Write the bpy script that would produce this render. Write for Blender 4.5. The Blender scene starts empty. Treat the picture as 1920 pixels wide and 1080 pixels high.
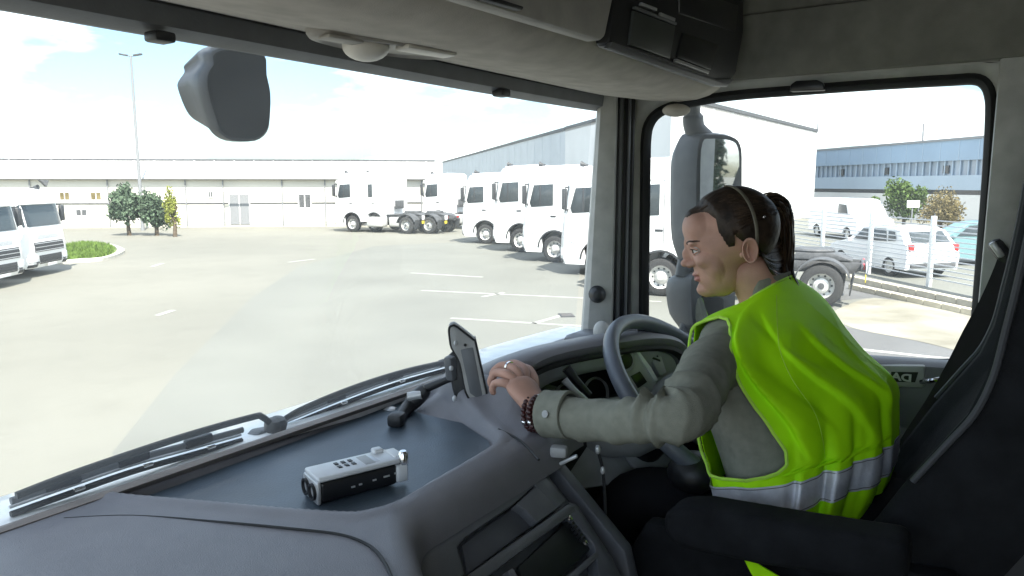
import bpy, bmesh, math, random
import numpy as np
from mathutils import Vector, Matrix, Euler, noise
random.seed(4)
rng = np.random.default_rng(4)
SC = bpy.context.scene
COL = SC.collection
R = math.radians
# ------------------------------------------------------------------ camera
H = 2.8                       # eye height above the yard
FPX, YAW = 1380.0, R(34.0)
PIT = math.atan(195 / FPX)
cam_d = bpy.data.cameras.new('camera')
cam_d.sensor_width = 36
cam_d.lens = FPX / 1920 * 36
cam_d.clip_start, cam_d.clip_end = 0.03, 6000
cam = bpy.data.objects.new('camera', cam_d)
COL.objects.link(cam)
cam.location = (0, 0, H)
FW = Vector((math.cos(YAW) * math.cos(PIT), math.sin(YAW) * math.cos(PIT), -math.sin(PIT)))
RT = Vector((math.sin(YAW), -math.cos(YAW), 0))
UP = RT.cross(FW)
cam.rotation_euler = Matrix((RT, UP, -FW)).transposed().to_euler()
SC.camera = cam
# ------------------------------------------------------------------ world, sun, exposure
S = Vector((-.34, -.50, .80)).normalized()
SC.view_settings.view_transform = 'Standard'
SC.view_settings.look = 'None'
SC.view_settings.gamma = 1
SC.view_settings.use_curve_mapping = False
SC.view_settings.exposure = 2.5
SC.cycles.use_denoising = True
SC.cycles.max_bounces = 8
SC.cycles.diffuse_bounces = 5
SC.cycles.transparent_max_bounces = 12
SC.cycles.caustics_reflective = False
SC.cycles.caustics_refractive = False
SC.cycles.sample_clamp_indirect = 6
W = bpy.data.worlds.new('World')
SC.world = W
W.use_nodes = True
nt = W.node_tree
bg = nt.nodes['Background']
sky = nt.nodes.new('ShaderNodeTexSky')
sky.sky_type = 'NISHITA'
sky.sun_disc = False
sky.sun_elevation = math.asin(S.z)
sky.sun_rotation = math.atan2(S.x, S.y)
sky.air_density, sky.dust_density, sky.ozone_density = 1.0, 1.6, 1.4
tc = nt.nodes.new('ShaderNodeTexCoord')
mp = nt.nodes.new('ShaderNodeMapping')
mp.inputs['Scale'].default_value = (1, 1, 3.4)
ns = nt.nodes.new('ShaderNodeTexNoise')
ns.inputs['Scale'].default_value = 2.6
ns.inputs['Detail'].default_value = 6
ns.inputs['Roughness'].default_value = .55
cr = nt.nodes.new('ShaderNodeValToRGB')
cr.color_ramp.elements[0].position = .45
cr.color_ramp.elements[0].color = (.0, .0, .0, 1)
cr.color_ramp.elements[1].position = .66
cr.color_ramp.elements[1].color = (.95, .95, .95, 1)
mx = nt.nodes.new('ShaderNodeMix')
mx.data_type = 'RGBA'
mx.inputs[7].default_value = (8.2, 8.6, 8.7, 1)         # sunlit cloud
L = nt.links.new
L(tc.outputs['Generated'], mp.inputs['Vector'])
L(mp.outputs[0], ns.inputs['Vector'])
L(ns.outputs['Fac'], cr.inputs[0])
L(cr.outputs[0], mx.inputs[0])
tn = nt.nodes.new('ShaderNodeMix')
tn.data_type = 'RGBA'
tn.blend_type = 'MULTIPLY'
tn.inputs[0].default_value = 1
tn.inputs[7].default_value = (.56, .63, .64, 1)
L(sky.outputs[0], tn.inputs[6])
L(tn.outputs[2], mx.inputs[6])
L(mx.outputs[2], bg.inputs[0])
bg.inputs[1].default_value = 0.085
sl = bpy.data.lights.new('sun', 'SUN')
sl.energy, sl.angle, sl.color = 2.3, R(.5), (1, .95, .87)
so = bpy.data.objects.new('sun', sl)
COL.objects.link(so)
so.location = (0, 0, 60)
so.rotation_euler = S.to_track_quat('Z', 'Y').to_euler()


# ------------------------------------------------------------------ helpers: points
def ray(px, py):
    return FW + RT * ((px - 960) / FPX) + UP * ((540 - py) / FPX)


def at_d(px, py, d):
    return Vector((0, 0, H)) + ray(px, py) * d


def _at(i, px, py, v):
    r = ray(px, py)
    o = (0, 0, H)[i]
    return Vector((0, 0, H)) + r * ((v - o) / r[i])


def at_x(px, py, v): return _at(0, px, py, v)
def at_y(px, py, v): return _at(1, px, py, v)
def at_z(px, py, v): return _at(2, px, py, H + v)          # v relative to eye height
def ground(px, py, z=0.0): return _at(2, px, py, z)


def at_pl(px, py, o, n):
    r = ray(px, py)
    return Vector((0, 0, H)) + r * ((Vector(o) - Vector((0, 0, H))).dot(n) / r.dot(n))


def P(x, y, z): return Vector((x, y, H + z))                # cab point, z from eye height


def sst(a, b, x):
    t = min(1, max(0, (x - a) / (b - a)))
    return t * t * (3 - 2 * t)


# ------------------------------------------------------------------ helpers: materials
def mat(name, col, rough=.6, metal=0, spec=.5, var=.12, scale=20, bump=0, bscale=200, coat=0, col2=None, aniso=None):
    m = bpy.data.materials.new(name)
    m.use_nodes = True
    t = m.node_tree
    b = t.nodes['Principled BSDF']
    b.inputs['Roughness'].default_value = rough
    b.inputs['Metallic'].default_value = metal
    b.inputs['Specular IOR Level'].default_value = spec
    b.inputs['Coat Weight'].default_value = coat
    c = t.nodes.new('ShaderNodeTexCoord')
    n = t.nodes.new('ShaderNodeTexNoise')
    n.inputs['Scale'].default_value = scale
    n.inputs['Detail'].default_value = 5
    src = c.outputs['Object']
    if aniso:
        q = t.nodes.new('ShaderNodeMapping')
        q.inputs['Scale'].default_value = aniso
        t.links.new(src, q.inputs['Vector'])
        src = q.outputs[0]
    t.links.new(src, n.inputs['Vector'])
    r = t.nodes.new('ShaderNodeValToRGB')
    a = [max(0, v * (1 - var)) for v in col]
    d = col2 if col2 else [min(1, v * (1 + var)) for v in col]
    r.color_ramp.elements[0].position = .32
    r.color_ramp.elements[1].position = .68
    r.color_ramp.elements[0].color = (*a, 1)
    r.color_ramp.elements[1].color = (*d, 1)
    t.links.new(n.outputs['Fac'], r.inputs[0])
    t.links.new(r.outputs[0], b.inputs['Base Color'])
    if bump:
        n2 = t.nodes.new('ShaderNodeTexNoise')
        n2.inputs['Scale'].default_value = bscale
        n2.inputs['Detail'].default_value = 3
        t.links.new(src if aniso else c.outputs['Object'], n2.inputs['Vector'])
        bp = t.nodes.new('ShaderNodeBump')
        bp.inputs['Strength'].default_value = bump
        bp.inputs['Distance'].default_value = .002
        t.links.new(n2.outputs['Fac'], bp.inputs['Height'])
        t.links.new(bp.outputs[0], b.inputs['Normal'])
    return m


def glass_mat(name, tint=(.95, .97, .97), k=.05, haze=.075):
    m = bpy.data.materials.new(name)
    m.use_nodes = True
    t = m.node_tree
    t.nodes.remove(t.nodes['Principled BSDF'])
    o = t.nodes['Material Output']
    tr = t.nodes.new('ShaderNodeBsdfTransparent')
    tr.inputs[0].default_value = (*tint, 1)
    gl = t.nodes.new('ShaderNodeBsdfGlossy')
    gl.inputs['Roughness'].default_value = .01
    fr = t.nodes.new('ShaderNodeFresnel')
    fr.inputs[0].default_value = 1.45
    mu = t.nodes.new('ShaderNodeMath')
    mu.operation = 'MULTIPLY'
    mu.inputs[1].default_value = k
    ms = t.nodes.new('ShaderNodeMixShader')
    du = t.nodes.new('ShaderNodeBsdfTranslucent')  # dusty milky scatter put into the glass to mimic veiling glare
    du.inputs[0].default_value = (.8, .82, .82, 1)
    nz = t.nodes.new('ShaderNodeTexNoise')
    nz.inputs['Scale'].default_value = 3.5
    nz.inputs['Detail'].default_value = 6
    mr = t.nodes.new('ShaderNodeMapRange')
    mr.inputs[1].default_value, mr.inputs[2].default_value = .3, .7
    mr.inputs[3].default_value, mr.inputs[4].default_value = haze * .6, haze * 1.4
    m0 = t.nodes.new('ShaderNodeMixShader')
    t.links.new(nz.outputs['Fac'], mr.inputs[0])
    t.links.new(mr.outputs[0], m0.inputs[0])
    t.links.new(tr.outputs[0], m0.inputs[1])
    t.links.new(du.outputs[0], m0.inputs[2])
    t.links.new(fr.outputs[0], mu.inputs[0])
    t.links.new(mu.outputs[0], ms.inputs[0])
    t.links.new(m0.outputs[0], ms.inputs[1])
    t.links.new(gl.outputs[0], ms.inputs[2])
    t.links.new(ms.outputs[0], o.inputs[0])
    return m


M = {}
M['dash_rim'] = mat('dash_edge_trim', (.23, .20, .18), .5, bump=.3, bscale=500)
M['taupe'] = mat('taupe_plastic', (.34, .325, .305), .55, bump=.25, bscale=420)
M['liner'] = mat('roof_liner_cloth', (.47, .445, .41), .9, spec=.2, bump=.4, bscale=600)
M['side_liner'] = mat('side_liner', (.20, .20, .18), .85, spec=.25, bump=.35, bscale=500)
M['pillar'] = mat('pale_pillar_plastic', (.42, .425, .41), .5, bump=.2, bscale=420)
M['dash'] = mat('dash_soft_plastic', (.185, .183, .20), .42, spec=.5, bump=.45, bscale=700, var=.06)
M['dash_low'] = mat('dash_dark_plastic', (.10, .106, .12), .42, bump=.3, bscale=600, var=.06)
M['dash_mid'] = mat('dash_panel_plastic', (.14, .146, .158), .4, bump=.3, bscale=600, var=.06)
M['cluster'] = mat('cluster_grey_plastic', (.36, .37, .375), .48, bump=.2, bscale=500)
M['tray'] = mat('tray_rubber', (.06, .085, .11), .38, spec=.6, bump=.3, bscale=300, var=.2, scale=9)
M['black'] = mat('black_plastic', (.013, .014, .016), .45, bump=.2, bscale=300)
M['seal'] = mat('rubber_seal', (.013, .014, .015), .6)
M['gloss'] = mat('gloss_black', (.012, .013, .015), .3)
M['screen'] = mat('screen_glass', (.016, .02, .02), .5)
M['slot'] = mat('slot_cover', (.055, .062, .058), .4)
M['fabric'] = mat('black_seat_fabric', (.010, .011, .013), .9, spec=.2, bump=.6, bscale=500, var=.3)
M['piping'] = mat('grey_seat_piping', (.04, .043, .05), .6)
M['rear_trim'] = mat('beige_rear_trim', (.62, .60, .55), .9, spec=.2, bump=.3, bscale=300)  # beige trim out of view, made paler to bounce more light into the cab
M['carpet'] = mat('dark_floor_mat', (.012, .012, .013), .9)
M['silver'] = mat('silver_plastic', (.5, .51, .52), .35, metal=.4)
M['chrome'] = mat('chrome', (.75, .75, .75), .15, metal=1)
M['leather'] = mat('wheel_leather', (.10, .115, .14), .38, bump=.3, bscale=500)
M['spoke'] = mat('wheel_spoke_plastic', (.16, .17, .185), .45)
M['white_pl'] = mat('white_plastic', (.62, .64, .66), .35)
M['lamp'] = mat('lamp_lens', (.62, .60, .56), .4)
M['cowl'] = mat('white_body_paint', (.78, .78, .77), .35, coat=.3)
M['mirror_h'] = mat('mirror_housing', (.12, .127, .137), .5, bump=.15, bscale=300)
M['front_shell'] = mat('front_mirror_shell', (.03, .033, .036), .5, bump=.15, bscale=300)
M['nav'] = mat('navigation_grey_plastic', (.30, .30, .29), .5, bump=.15, bscale=300)
M['mirror'] = mat('mirror_silver', (.46, .48, .49), .02, metal=1, var=.01)
M['glass'] = glass_mat('window_glass')
M['glass_tint'] = mat('far_window_glass', (.045, .055, .06), .10, spec=.35)
M['plate'] = mat('pale_door_plate', (.42, .43, .42), .45)
M['letter'] = mat('letter_silver', (.62, .63, .62), .4)
M['belt'] = mat('belt_webbing', (.014, .013, .014), .75, bump=.5, bscale=900)


# ------------------------------------------------------------------ helpers: mesh
def new(): return bmesh.new()


def box(bm, c, s, rot=None, bev=0.0, seg=2):
    r = bmesh.ops.create_cube(bm, size=1)
    vs = r['verts']
    mt = Matrix.Translation(Vector(c)) @ (rot.to_4x4() if rot is not None else Matrix()) @ Matrix.Diagonal((*s, 1))
    bmesh.ops.transform(bm, matrix=mt, verts=vs)
    if bev:
        es = list({e for v in vs for e in v.link_edges})
        bmesh.ops.bevel(bm, geom=es, offset=bev, segments=seg, affect='EDGES', profile=.5)


def prism(bm, pts, ext, bev=0.0, seg=2):
    pts = [Vector(p) for p in pts]
    ext = Vector(ext)
    a = [bm.verts.new(p) for p in pts]
    b = [bm.verts.new(p + ext) for p in pts]
    n = len(pts)
    fs = [bm.faces.new(a[::-1]), bm.faces.new(b)]
    for i in range(n):
        fs.append(bm.faces.new((a[i], a[(i + 1) % n], b[(i + 1) % n], b[i])))
    bmesh.ops.recalc_face_normals(bm, faces=fs)
    if bev:
        es = list({e for f in fs for e in f.edges})
        bmesh.ops.bevel(bm, geom=es, offset=bev, segments=seg, affect='EDGES', profile=.5)


def loft(bm, rings, closed=True, cap=True, ends=True, mi=None):
    vr = [[bm.verts.new(p) for p in r] for r in rings]
    n = len(vr[0])
    fs = []
    for i in range(len(vr) - 1):
        for j in range(n if closed else n - 1):
            k = (j + 1) % n
            f = bm.faces.new((vr[i][j], vr[i][k], vr[i + 1][k], vr[i + 1][j]))
            if mi: f.material_index = mi(i, j)
            fs.append(f)
    if cap and closed:
        fs.append(bm.faces.new(vr[0][::-1]))
        fs.append(bm.faces.new(vr[-1]))
    if closed:
        bmesh.ops.recalc_face_normals(bm, faces=fs)
    return vr


def frames(path):
    path = [Vector(p) for p in path]
    out = []
    t0 = (path[1] - path[0]).normalized()
    ref = Vector((0, 0, 1)) if abs(t0.z) < .9 else Vector((1, 0, 0))
    u = (ref - t0 * ref.dot(t0)).normalized()
    for i, p in enumerate(path):
        a = path[max(0, i - 1)]
        b = path[min(len(path) - 1, i + 1)]
        t = (b - a).normalized()
        u = (u - t * u.dot(t)).normalized()
        out.append((p, t, u, t.cross(u)))
    return out


def tube(bm, path, r, n=10, cap=True, flat=1.0, closed=False):
    if closed:
        path = list(path) + [path[0], path[1]]
    rings = []
    for i, (p, t, u, v) in enumerate(frames(path)):
        rr = r[i] if isinstance(r, (list, tuple)) else r
        rings.append([p + (u * math.cos(a) + v * math.sin(a) * flat) * rr for a in
                      [2 * math.pi * k / n for k in range(n)]])
    if closed:
        rings = rings[:-1]
        return loft(bm, rings, True, False)
    return loft(bm, rings, True, cap)


def smooth_path(pts, n=8, closed=False):
    pts = [Vector(p) for p in pts]
    N = len(pts)
    out = []
    rng_ = range(N) if closed else range(N - 1)
    for i in rng_:
        if closed:
            p0, p1, p2, p3 = pts[i - 1], pts[i], pts[(i + 1) % N], pts[(i + 2) % N]
        else:
            p0, p1, p2, p3 = pts[max(i - 1, 0)], pts[i], pts[i + 1], pts[min(i + 2, N - 1)]
        for k in range(n):
            t = k / n
            out.append(.5 * ((2 * p1) + (p2 - p0) * t + (2 * p0 - 5 * p1 + 4 * p2 - p3) * t * t + (3 * p1 - p0 - 3 * p2 + p3) * t ** 3))
    if not closed: out.append(pts[-1])
    return out


def lathe(bm, prof, o, axis, n=24, cap=True):
    o = Vector(o)
    ax = Vector(axis).normalized()
    ref = Vector((0, 0, 1)) if abs(ax.z) < .9 else Vector((1, 0, 0))
    u = (ref - ax * ref.dot(ax)).normalized()
    v = ax.cross(u)
    rings = [[o + ax * h + (u * math.cos(a) + v * math.sin(a)) * max(r, 1e-5) for a in [2 * math.pi * k / n for k in range(n)]] for r, h in prof]
    return loft(bm, rings, True, cap)


def blob(bm, c, r, rot=None, seg=20, rings=12):
    q = bmesh.ops.create_uvsphere(bm, u_segments=seg, v_segments=rings, radius=1)
    mt = Matrix.Translation(Vector(c)) @ (rot.to_4x4() if rot is not None else Matrix()) @ Matrix.Diagonal((*r, 1))
    bmesh.ops.transform(bm, matrix=mt, verts=q['verts'])


WL = {}


def wloc(o):
    return WL.get(o.name, Vector((0, 0, 0)))


def link(name, data, parent=None, loc=None):
    o = bpy.data.objects.new(name, data)
    COL.objects.link(o)
    if loc is not None: o.location = loc
    if parent is not None: o.parent = parent
    return o


def obj(name, bm, m, parent=None, smooth=True, ang=38, origin=None, sub=0, solid=0):
    """bmesh in world space -> one object; under a parent it is stored relative to that parent."""
    base = wloc(parent) if parent is not None else Vector((0, 0, 0))
    org = Vector(origin) if origin is not None else base
    if parent is None and origin is None:
        xs = [v.co for v in bm.verts]
        org = Vector((sum(p.x for p in xs) / len(xs), sum(p.y for p in xs) / len(xs), min(p.z for p in xs)))
    bmesh.ops.translate(bm, verts=bm.verts, vec=-org)
    me = bpy.data.meshes.new(name)
    bm.to_mesh(me)
    bm.free()
    ms = m if isinstance(m, (list, tuple)) else [m]
    for x in ms: me.materials.append(x)
    if smooth:
        me.shade_smooth()
        me.set_sharp_from_angle(angle=R(ang))
    o = link(name, me, parent, org - base)
    WL[o.name] = org
    if solid:
        md = o.modifiers.new('thick', 'SOLIDIFY')
        md.thickness = solid
        md.offset = 0
    if sub:
        md = o.modifiers.new('sub', 'SUBSURF')
        md.levels = md.render_levels = sub
    return o


def thing(name, label, cat, loc, group=None, rz=0):
    o = link(name, None, None, loc)
    o.rotation_euler = (0, 0, rz)
    WL[o.name] = Vector(loc)
    return tag(o, label, cat, group)


def tag(o, label=None, cat=None, group=None, kind=None):
    if label: o['label'] = label
    if cat: o['category'] = cat
    if group: o['group'] = group
    if kind: o['kind'] = kind
    return o


def dup(root, loc, rz, label=None):
    r = root.copy()
    COL.objects.link(r)
    r.location = loc
    r.rotation_euler = (0, 0, rz)
    if label: r['label'] = label
    for ch in list(root.children):
        c = ch.copy()
        COL.objects.link(c)
        c.parent = r
        for g in list(ch.children):
            d = g.copy()
            COL.objects.link(d)
            d.parent = c
    return r


def copy_part(o, parent, loc, rot=None):
    c = o.copy()
    COL.objects.link(c)
    c.parent = parent
    c.location = loc
    if rot is not None: c.rotation_euler = rot
    for g in list(o.children):
        d = g.copy()
        COL.objects.link(d)
        d.parent = c
    return c


def sheet(name, pts, z, m, kind='structure', thick=None):
    bm = new()
    bm.faces.new([bm.verts.new((p[0], p[1], z)) for p in pts])
    bmesh.ops.recalc_face_normals(bm, faces=bm.faces)
    if bm.faces[:][0].normal.z < 0: bmesh.ops.reverse_faces(bm, faces=bm.faces[:])
    o = obj(name, bm, m, None, False)
    if kind: o['kind'] = kind
    return o

# ================================================================== THE TRUCK CAB we sit in
CAB = thing('truck_cab', 'grey truck cab interior with dashboard, steering wheel and windows around the driver', 'truck cab', (.84, 0, H - 1.4))
XD, XL = 1.98, -.30            # driver's door plane, passenger's door plane
YB = -1.25

# -- shell
bm = new(); box(bm, (.84, -.1, H - 1.42), (2.4, 2.5, .04)); obj('cab_floor', bm, M['carpet'], CAB, False)
bm = new(); box(bm, (.84, YB - .02, H - .3), (2.4, .04, 2.2)); obj('back_wall', bm, M['rear_trim'], CAB, False)
bm = new()
rp = [(YB, .62), (YB + .1, .74), (-.2, .78), (.5, .72), (1.02, .60), (1.06, .60), (.5, .80), (YB - .02, .84)]
prism(bm, [(XL - .1, y, H + z) for y, z in rp], (2.5, 0, 0)); obj('roof_lining', bm, M['liner'], CAB, False)
bm = new()
prism(bm, [(XL - .1, .995, H + .24), (XL - .1, 1.03, H + .24), (XL - .1, 1.06, H + .66), (XL - .1, 1.0, H + .66)], (2.5, 0, 0))
obj('windscreen_header', bm, M['side_liner'], CAB, False)


bm = new(); box(bm, (XD + .12, -.25, H + .62), (.06, 2.6, .72)); obj('roof_side', bm, M['cowl'], CAB, False)
bm = new(); box(bm, (XD + .10, -.80, H - .35), (.06, 1.3, 2.2)); obj('cab_side', bm, M['cowl'], CAB, False)


def ring_panel(name, loops, m, parent, ang=40):
    bm_ = new(); loft(bm_, loops, True, False); return obj(name, bm_, m, parent, True, ang)


def yz_loop(pts, x): return [Vector((x, y, H + z)) for y, z in pts]


def round_rect(y0, z0, y1, z1, r, n=6):
    out = []
    for cy, cz, a0 in ((y1 - r, z1 - r, 0), (y0 + r, z1 - r, 90), (y0 + r, z0 + r, 180), (y1 - r, z0 + r, 270)):
        for k in range(n + 1):
            a = R(a0 + 90 * k / n)
            out.append((cy + r * math.cos(a), cz + r * math.sin(a)))
    return out


def pt_on_rect(p, y0, z0, y1, z1, c=(0, 0)):
    """the point p pushed out from c onto the rectangle's edge"""
    dy, dz = p[0] - c[0], p[1] - c[1]
    sy = ((y1 if dy > 0 else y0) - c[0]) / dy if abs(dy) > 1e-9 else 9e9
    sz = ((z1 if dz > 0 else z0) - c[1]) / dz if abs(dz) > 1e-9 else 9e9
    s = min(sy, sz)
    return (c[0] + dy * s, c[1] + dz * s)


# -- passenger door behind and left of the camera
lo = round_rect(-.62, -.44, .86, .30, .05)  # window opening out of view, enlarged to let in more light
out = [pt_on_rect(p, YB, -1.42, 1.0, .82, (.03, -.08)) for p in lo]
ring_panel('passenger_door', [yz_loop(lo, XL), yz_loop(lo, XL - .08), yz_loop(out, XL - .08), yz_loop(out, XL - .085)], M['side_liner'], CAB)

# -- driver's door: window outline taken from the door plane
win_px = [(1216, 300), (1217, 262), (1222, 236), (1238, 217), (1275, 203), (1370, 187), (1500, 177), (1640, 167), (1780, 159), (1822, 157), (1838, 163), (1846, 180),
          (1848, 215), (1842, 330), (1833, 450), (1822, 590), (1816, 650), (1809, 669), (1794, 675), (1700, 675), (1600, 675), (1450, 682), (1330, 692), (1262, 697), (1232, 688), (1217, 670), (1213, 620), (1214, 450)]
win = [at_x(px, py, XD) for px, py in win_px]
wl = smooth_path(win, 3, True)
ctr = sum(wl, Vector()) / len(wl)


def grow(path, d, x):
    out_ = []
    n = len(path)
    for i, p in enumerate(path):
        t = (path[(i + 1) % n] - path[i - 1]).normalized()
        nrm = Vector((0, t.z, -t.y))
        if nrm.dot(p - ctr) < 0: nrm = -nrm
        out_.append(Vector((x, p.y + nrm.y * d, p.z + nrm.z * d)))
    return out_


DOOR_box = (-.24, H - 1.42, .978, H + .26)
outl = []
for p in wl:
    q = pt_on_rect((p.y, p.z), *DOOR_box, (ctr.y, ctr.z))
    outl.append(Vector((XD - .03, q[0], q[1])))
bm = new()
loft(bm, [grow(wl, .020, XD - .004), grow(wl, .030, XD - .02), grow(wl, .045, XD - .03), outl], True, False)
door = obj('driver_door', bm, M['pillar'], CAB, True, 40)
bm = new()
loft(bm, [grow(wl, -.002, XD + .012), grow(wl, .0, XD - .006), grow(wl, .010, XD - .014), grow(wl, .022, XD - .008), grow(wl, .024, XD + .004)], True, False)
obj('window_seal', bm, M['seal'], door, True, 60)
bm = new(); f = bm.faces.new([bm.verts.new(p) for p in grow(wl, .004, XD + .008)]); obj('window_pane', bm, M['glass'], door, False)
# sill and door trim under the window
zs0, zs1 = -.415, -.485
bm = new()
prof = [(XD - .028, -.400), (XD - .06, -.402), (XD - .075, -.41), (XD - .08, -.425), (XD - .075, -.56), (XD - .10, -.59), (XD - .10, -.62), (XD - .075, -.63), (XD - .06, -1.3)]
rings = []
for y, dz in ((-.24, .0), (.05, -.002), (.28, -.016), (.5, -.045), (.7, -.075), (.965, -.10)):
    rings.append([P(x, y, z + dz) for x, z in prof])
loft(bm, rings, False, False)
obj('door_trim', bm, M['dash_mid'], door, True, 35)
# name plate with its dark strip and lettering
def plate(y0, y1, za, zb, x0, x1, bev, name, m):
    b_ = new()
    prism(b_, [P(x0, y0, za[0]), P(x0, y1, za[1]), P(x0, y1, zb[1]), P(x0, y0, zb[0])], (x1 - x0, 0, 0), bev)
    return obj(name, b_, m, door, True, 30)


XP = XD - .085
c4 = [at_x(px, py, XP) for px, py in ((1735, 686), (1600, 684), (1600, 724), (1733, 728))]
bm = new(); prism(bm, c4, (.02, 0, 0), .006); obj('door_plate', bm, M['plate'], door, True, 30)
c5 = [at_x(px, py, XP - .001) for px, py in ((1722, 698), (1602, 696), (1602, 714), (1716, 717))]
bm = new(); prism(bm, c5, (.003, 0, 0)); obj('plate_strip', bm, M['gloss'], door, False)


def text_mesh(s, size, ext=.0008, bold=0):
    cu = bpy.data.curves.new('txt', 'FONT')
    cu.body = s; cu.size = size; cu.extrude = ext; cu.offset = bold; cu.resolution_u = 3
    cu.align_x = 'CENTER'; cu.align_y = 'CENTER'
    o = bpy.data.objects.new('txt', cu); COL.objects.link(o)
    bpy.context.view_layer.update()
    me = bpy.data.meshes.new_from_object(o.evaluated_get(bpy.context.evaluated_depsgraph_get()))
    bpy.data.objects.remove(o); bpy.data.curves.remove(cu)
    b_ = new(); b_.from_mesh(me); bpy.data.meshes.remove(me)
    return b_


bm = text_mesh('DAF', .024, .0006, .0009)
cc = at_x(1684, 707, XP - .0022)
# the letters run mirrored, as they read in the photograph
bmesh.ops.transform(bm, matrix=Matrix.Translation(cc) @ Matrix(((0, 0, -1), (1.25, 0, 0), (0, 1, 0))).to_4x4(), verts=bm.verts)
bmesh.ops.recalc_face_normals(bm, faces=bm.faces)
obj('plate_lettering', bm, M['letter'], door, False)
# pull handle and armrest on the door
bm = new(); box(bm, P(XD - .13, .22, -.60), (.10, .50, .045), bev=.018); obj('door_armrest', bm, M['dash_mid'], door)
bm = new(); tube(bm, smooth_path([at_x(1728, 716, XP - .004), at_x(1750, 713, XP - .03), at_x(1790, 708, XP - .03), at_x(1815, 703, XP - .004)], 5), .006, 8); obj('door_handle', bm, M['chrome'], door)

# -- windscreen
WS = []                          # glass: plan curve
def wy(x):
    u = abs((x - .84) / 1.05)
    return 1.0 - .02 * u ** 4
bm = new()
rings = []
for k in range(31):
    x = -.24 + 2.10 * k / 30
    rings.append([Vector((x, wy(x) + .055 * (1 - t), H - .50 + .76 * t)) for t in (0, .5, 1)])
loft(bm, rings, False, False)
obj('windscreen', bm, M['glass'], CAB)
# dark strip (roller blind housing) along the top of the screen
bm = new()
rings = []
for k in range(31):
    x = -.24 + 2.10 * k / 30
    y = wy(x) - .004
    rings.append([P(x, y + .01, .245), P(x, y - .035, .252), P(x, y - .048, .235), P(x, y - .045, .208), P(x, y - .02, .198), P(x, y, .200)])
loft(bm, rings, True, True)
strip = obj('blind_housing', bm, M['mirror_h'], CAB)
bm = new(); box(bm, at_y(940, 174, .955), (.035, .03, .018), bev=.005); obj('blind_catch', bm, M['black'], strip)
bm = new(); box(bm, at_y(300, 70, .955) + Vector((0, 0, .0)), (.03, .03, .014), bev=.004)
obj('blind_catch', bm, M['black'], strip)

# -- A pillar between windscreen and driver's window
def vstrip(name, px0, px1, y0, y1, x0, x1, m, parent, th=.03, top=.245, bot=-.50):
    """an upright strip spanning two plan points (taken at the middle of the picture height) with depth behind it"""
    a = Vector((x0, y0, 0)); b = Vector((x1, y1, 0))
    back = Vector((.9, .45, 0)).normalized() * th
    b_ = new()
    prism(b_, [a + Vector((0, 0, H + bot)), b + Vector((0, 0, H + bot)), b + back + Vector((0, 0, H + bot)), a + back + Vector((0, 0, H + bot))], (0, 0, top - bot), .006)
    return obj(name, b_, m, parent, True, 40)


def az_pt(px, r):                # plan point under a picture column at plan distance r
    d = ray(px, 430); d = Vector((d.x, d.y, 0)).normalized()
    return d.x * r, d.y * r


pil = link('windscreen_pillar', None, CAB, (0, 0, 0)); WL[pil.name] = wloc(CAB)
bm = new()
rr = []
for t in range(9):
    z = -.52 + .77 * t / 8
    k = 1 - t / 8
    pl = [az_pt(1117 - 27 * k * 1.08, 2.085), az_pt(1118 - 26 * k, 2.060), az_pt(1124 - 22 * k, 2.05), az_pt(1142 - 8 * k, 2.052), az_pt(1151 - 3 * k, 2.06), az_pt(1154 - 2 * k, 2.10), az_pt(1150 - 2 * k, 2.2), az_pt(1119 - 27 * k, 2.18)]
    rr.append([P(x, y, z) for x, y in pl])
loft(bm, rr, True, True); obj('pillar_trim', bm, M['pillar'], pil, True, 30)
for (pa, pb, ra, rb, mm, nm, th) in ((1150, 1186, 2.11, 2.12, 'black', 'pillar_gap', .05), (1157, 1166, 2.10, 2.105, 'mirror_h', 'pillar_rib', .015),
                                     (1173, 1179, 2.10, 2.105, 'mirror_h', 'pillar_rib', .015)):
    xa, ya = az_pt(pa, ra); xb, yb = az_pt(pb, rb)
    vstrip(nm, pa, pb, ya, yb, xa, xb, M[mm], pil, th)
bm = new(); o_ = at_d(1120, 552, 2.055 * math.cos(math.atan(160 / 1394)))
lathe(bm, [(.0, .022), (.012, .02), (.019, .012), (.021, .0), (.024, -.004), (.024, -.02)], o_, Vector((-.86, -.5, .1)), 20); obj('pillar_knob', bm, M['black'], pil)
bm = new(); blob(bm, at_d(1128, 622, 2.0), (.02, .024, .03)); obj('pillar_foot_cap', bm, M['pillar'], pil)

# -- B pillar right of the window
bp_ = link('door_pillar', None, CAB, (0, 0, 0)); WL[bp_.name] = wloc(CAB)
for (ya, yb, x, mm, nm) in ((.045, -.02, XD - .045, 'pillar', 'pillar_trim'), (-.026, -.034, XD - .035, 'seal', 'pillar_groove'), (-.036, -.30, XD - .06, 'side_liner', 'pillar_cover')):
    b_ = new()
    prism(b_, [P(x, ya, -1.3), P(x, yb, -1.3), P(x + .05, yb, -1.3), P(x + .05, ya, -1.3)], (0, 0, 1.9), .008)
    obj(nm, b_, M[mm], bp_, True, 40)
bm = new()
guide = at_x(1881, 478, XD - .085)
box(bm, guide, (.03, .030, .075), Euler((R(-35), 0, 0)).to_matrix(), .012); obj('belt_guide', bm, M['black'], bp_)
bm = new(); box(bm, guide + Vector((-.016, .012, .012)), (.012, .014, .038), Euler((R(-35), 0, 0)).to_matrix(), .005); obj('belt_buckle_ring', bm, M['silver'], bp_)
bm = new()
bpath = [guide + Vector((-.01, 0, -.01)), at_x(1846, 590, 1.84), at_x(1806, 678, 1.80), at_x(1760, 760, 1.76), at_x(1715, 830, 1.70), at_x(1660, 930, 1.62)]
rings = []
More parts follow.
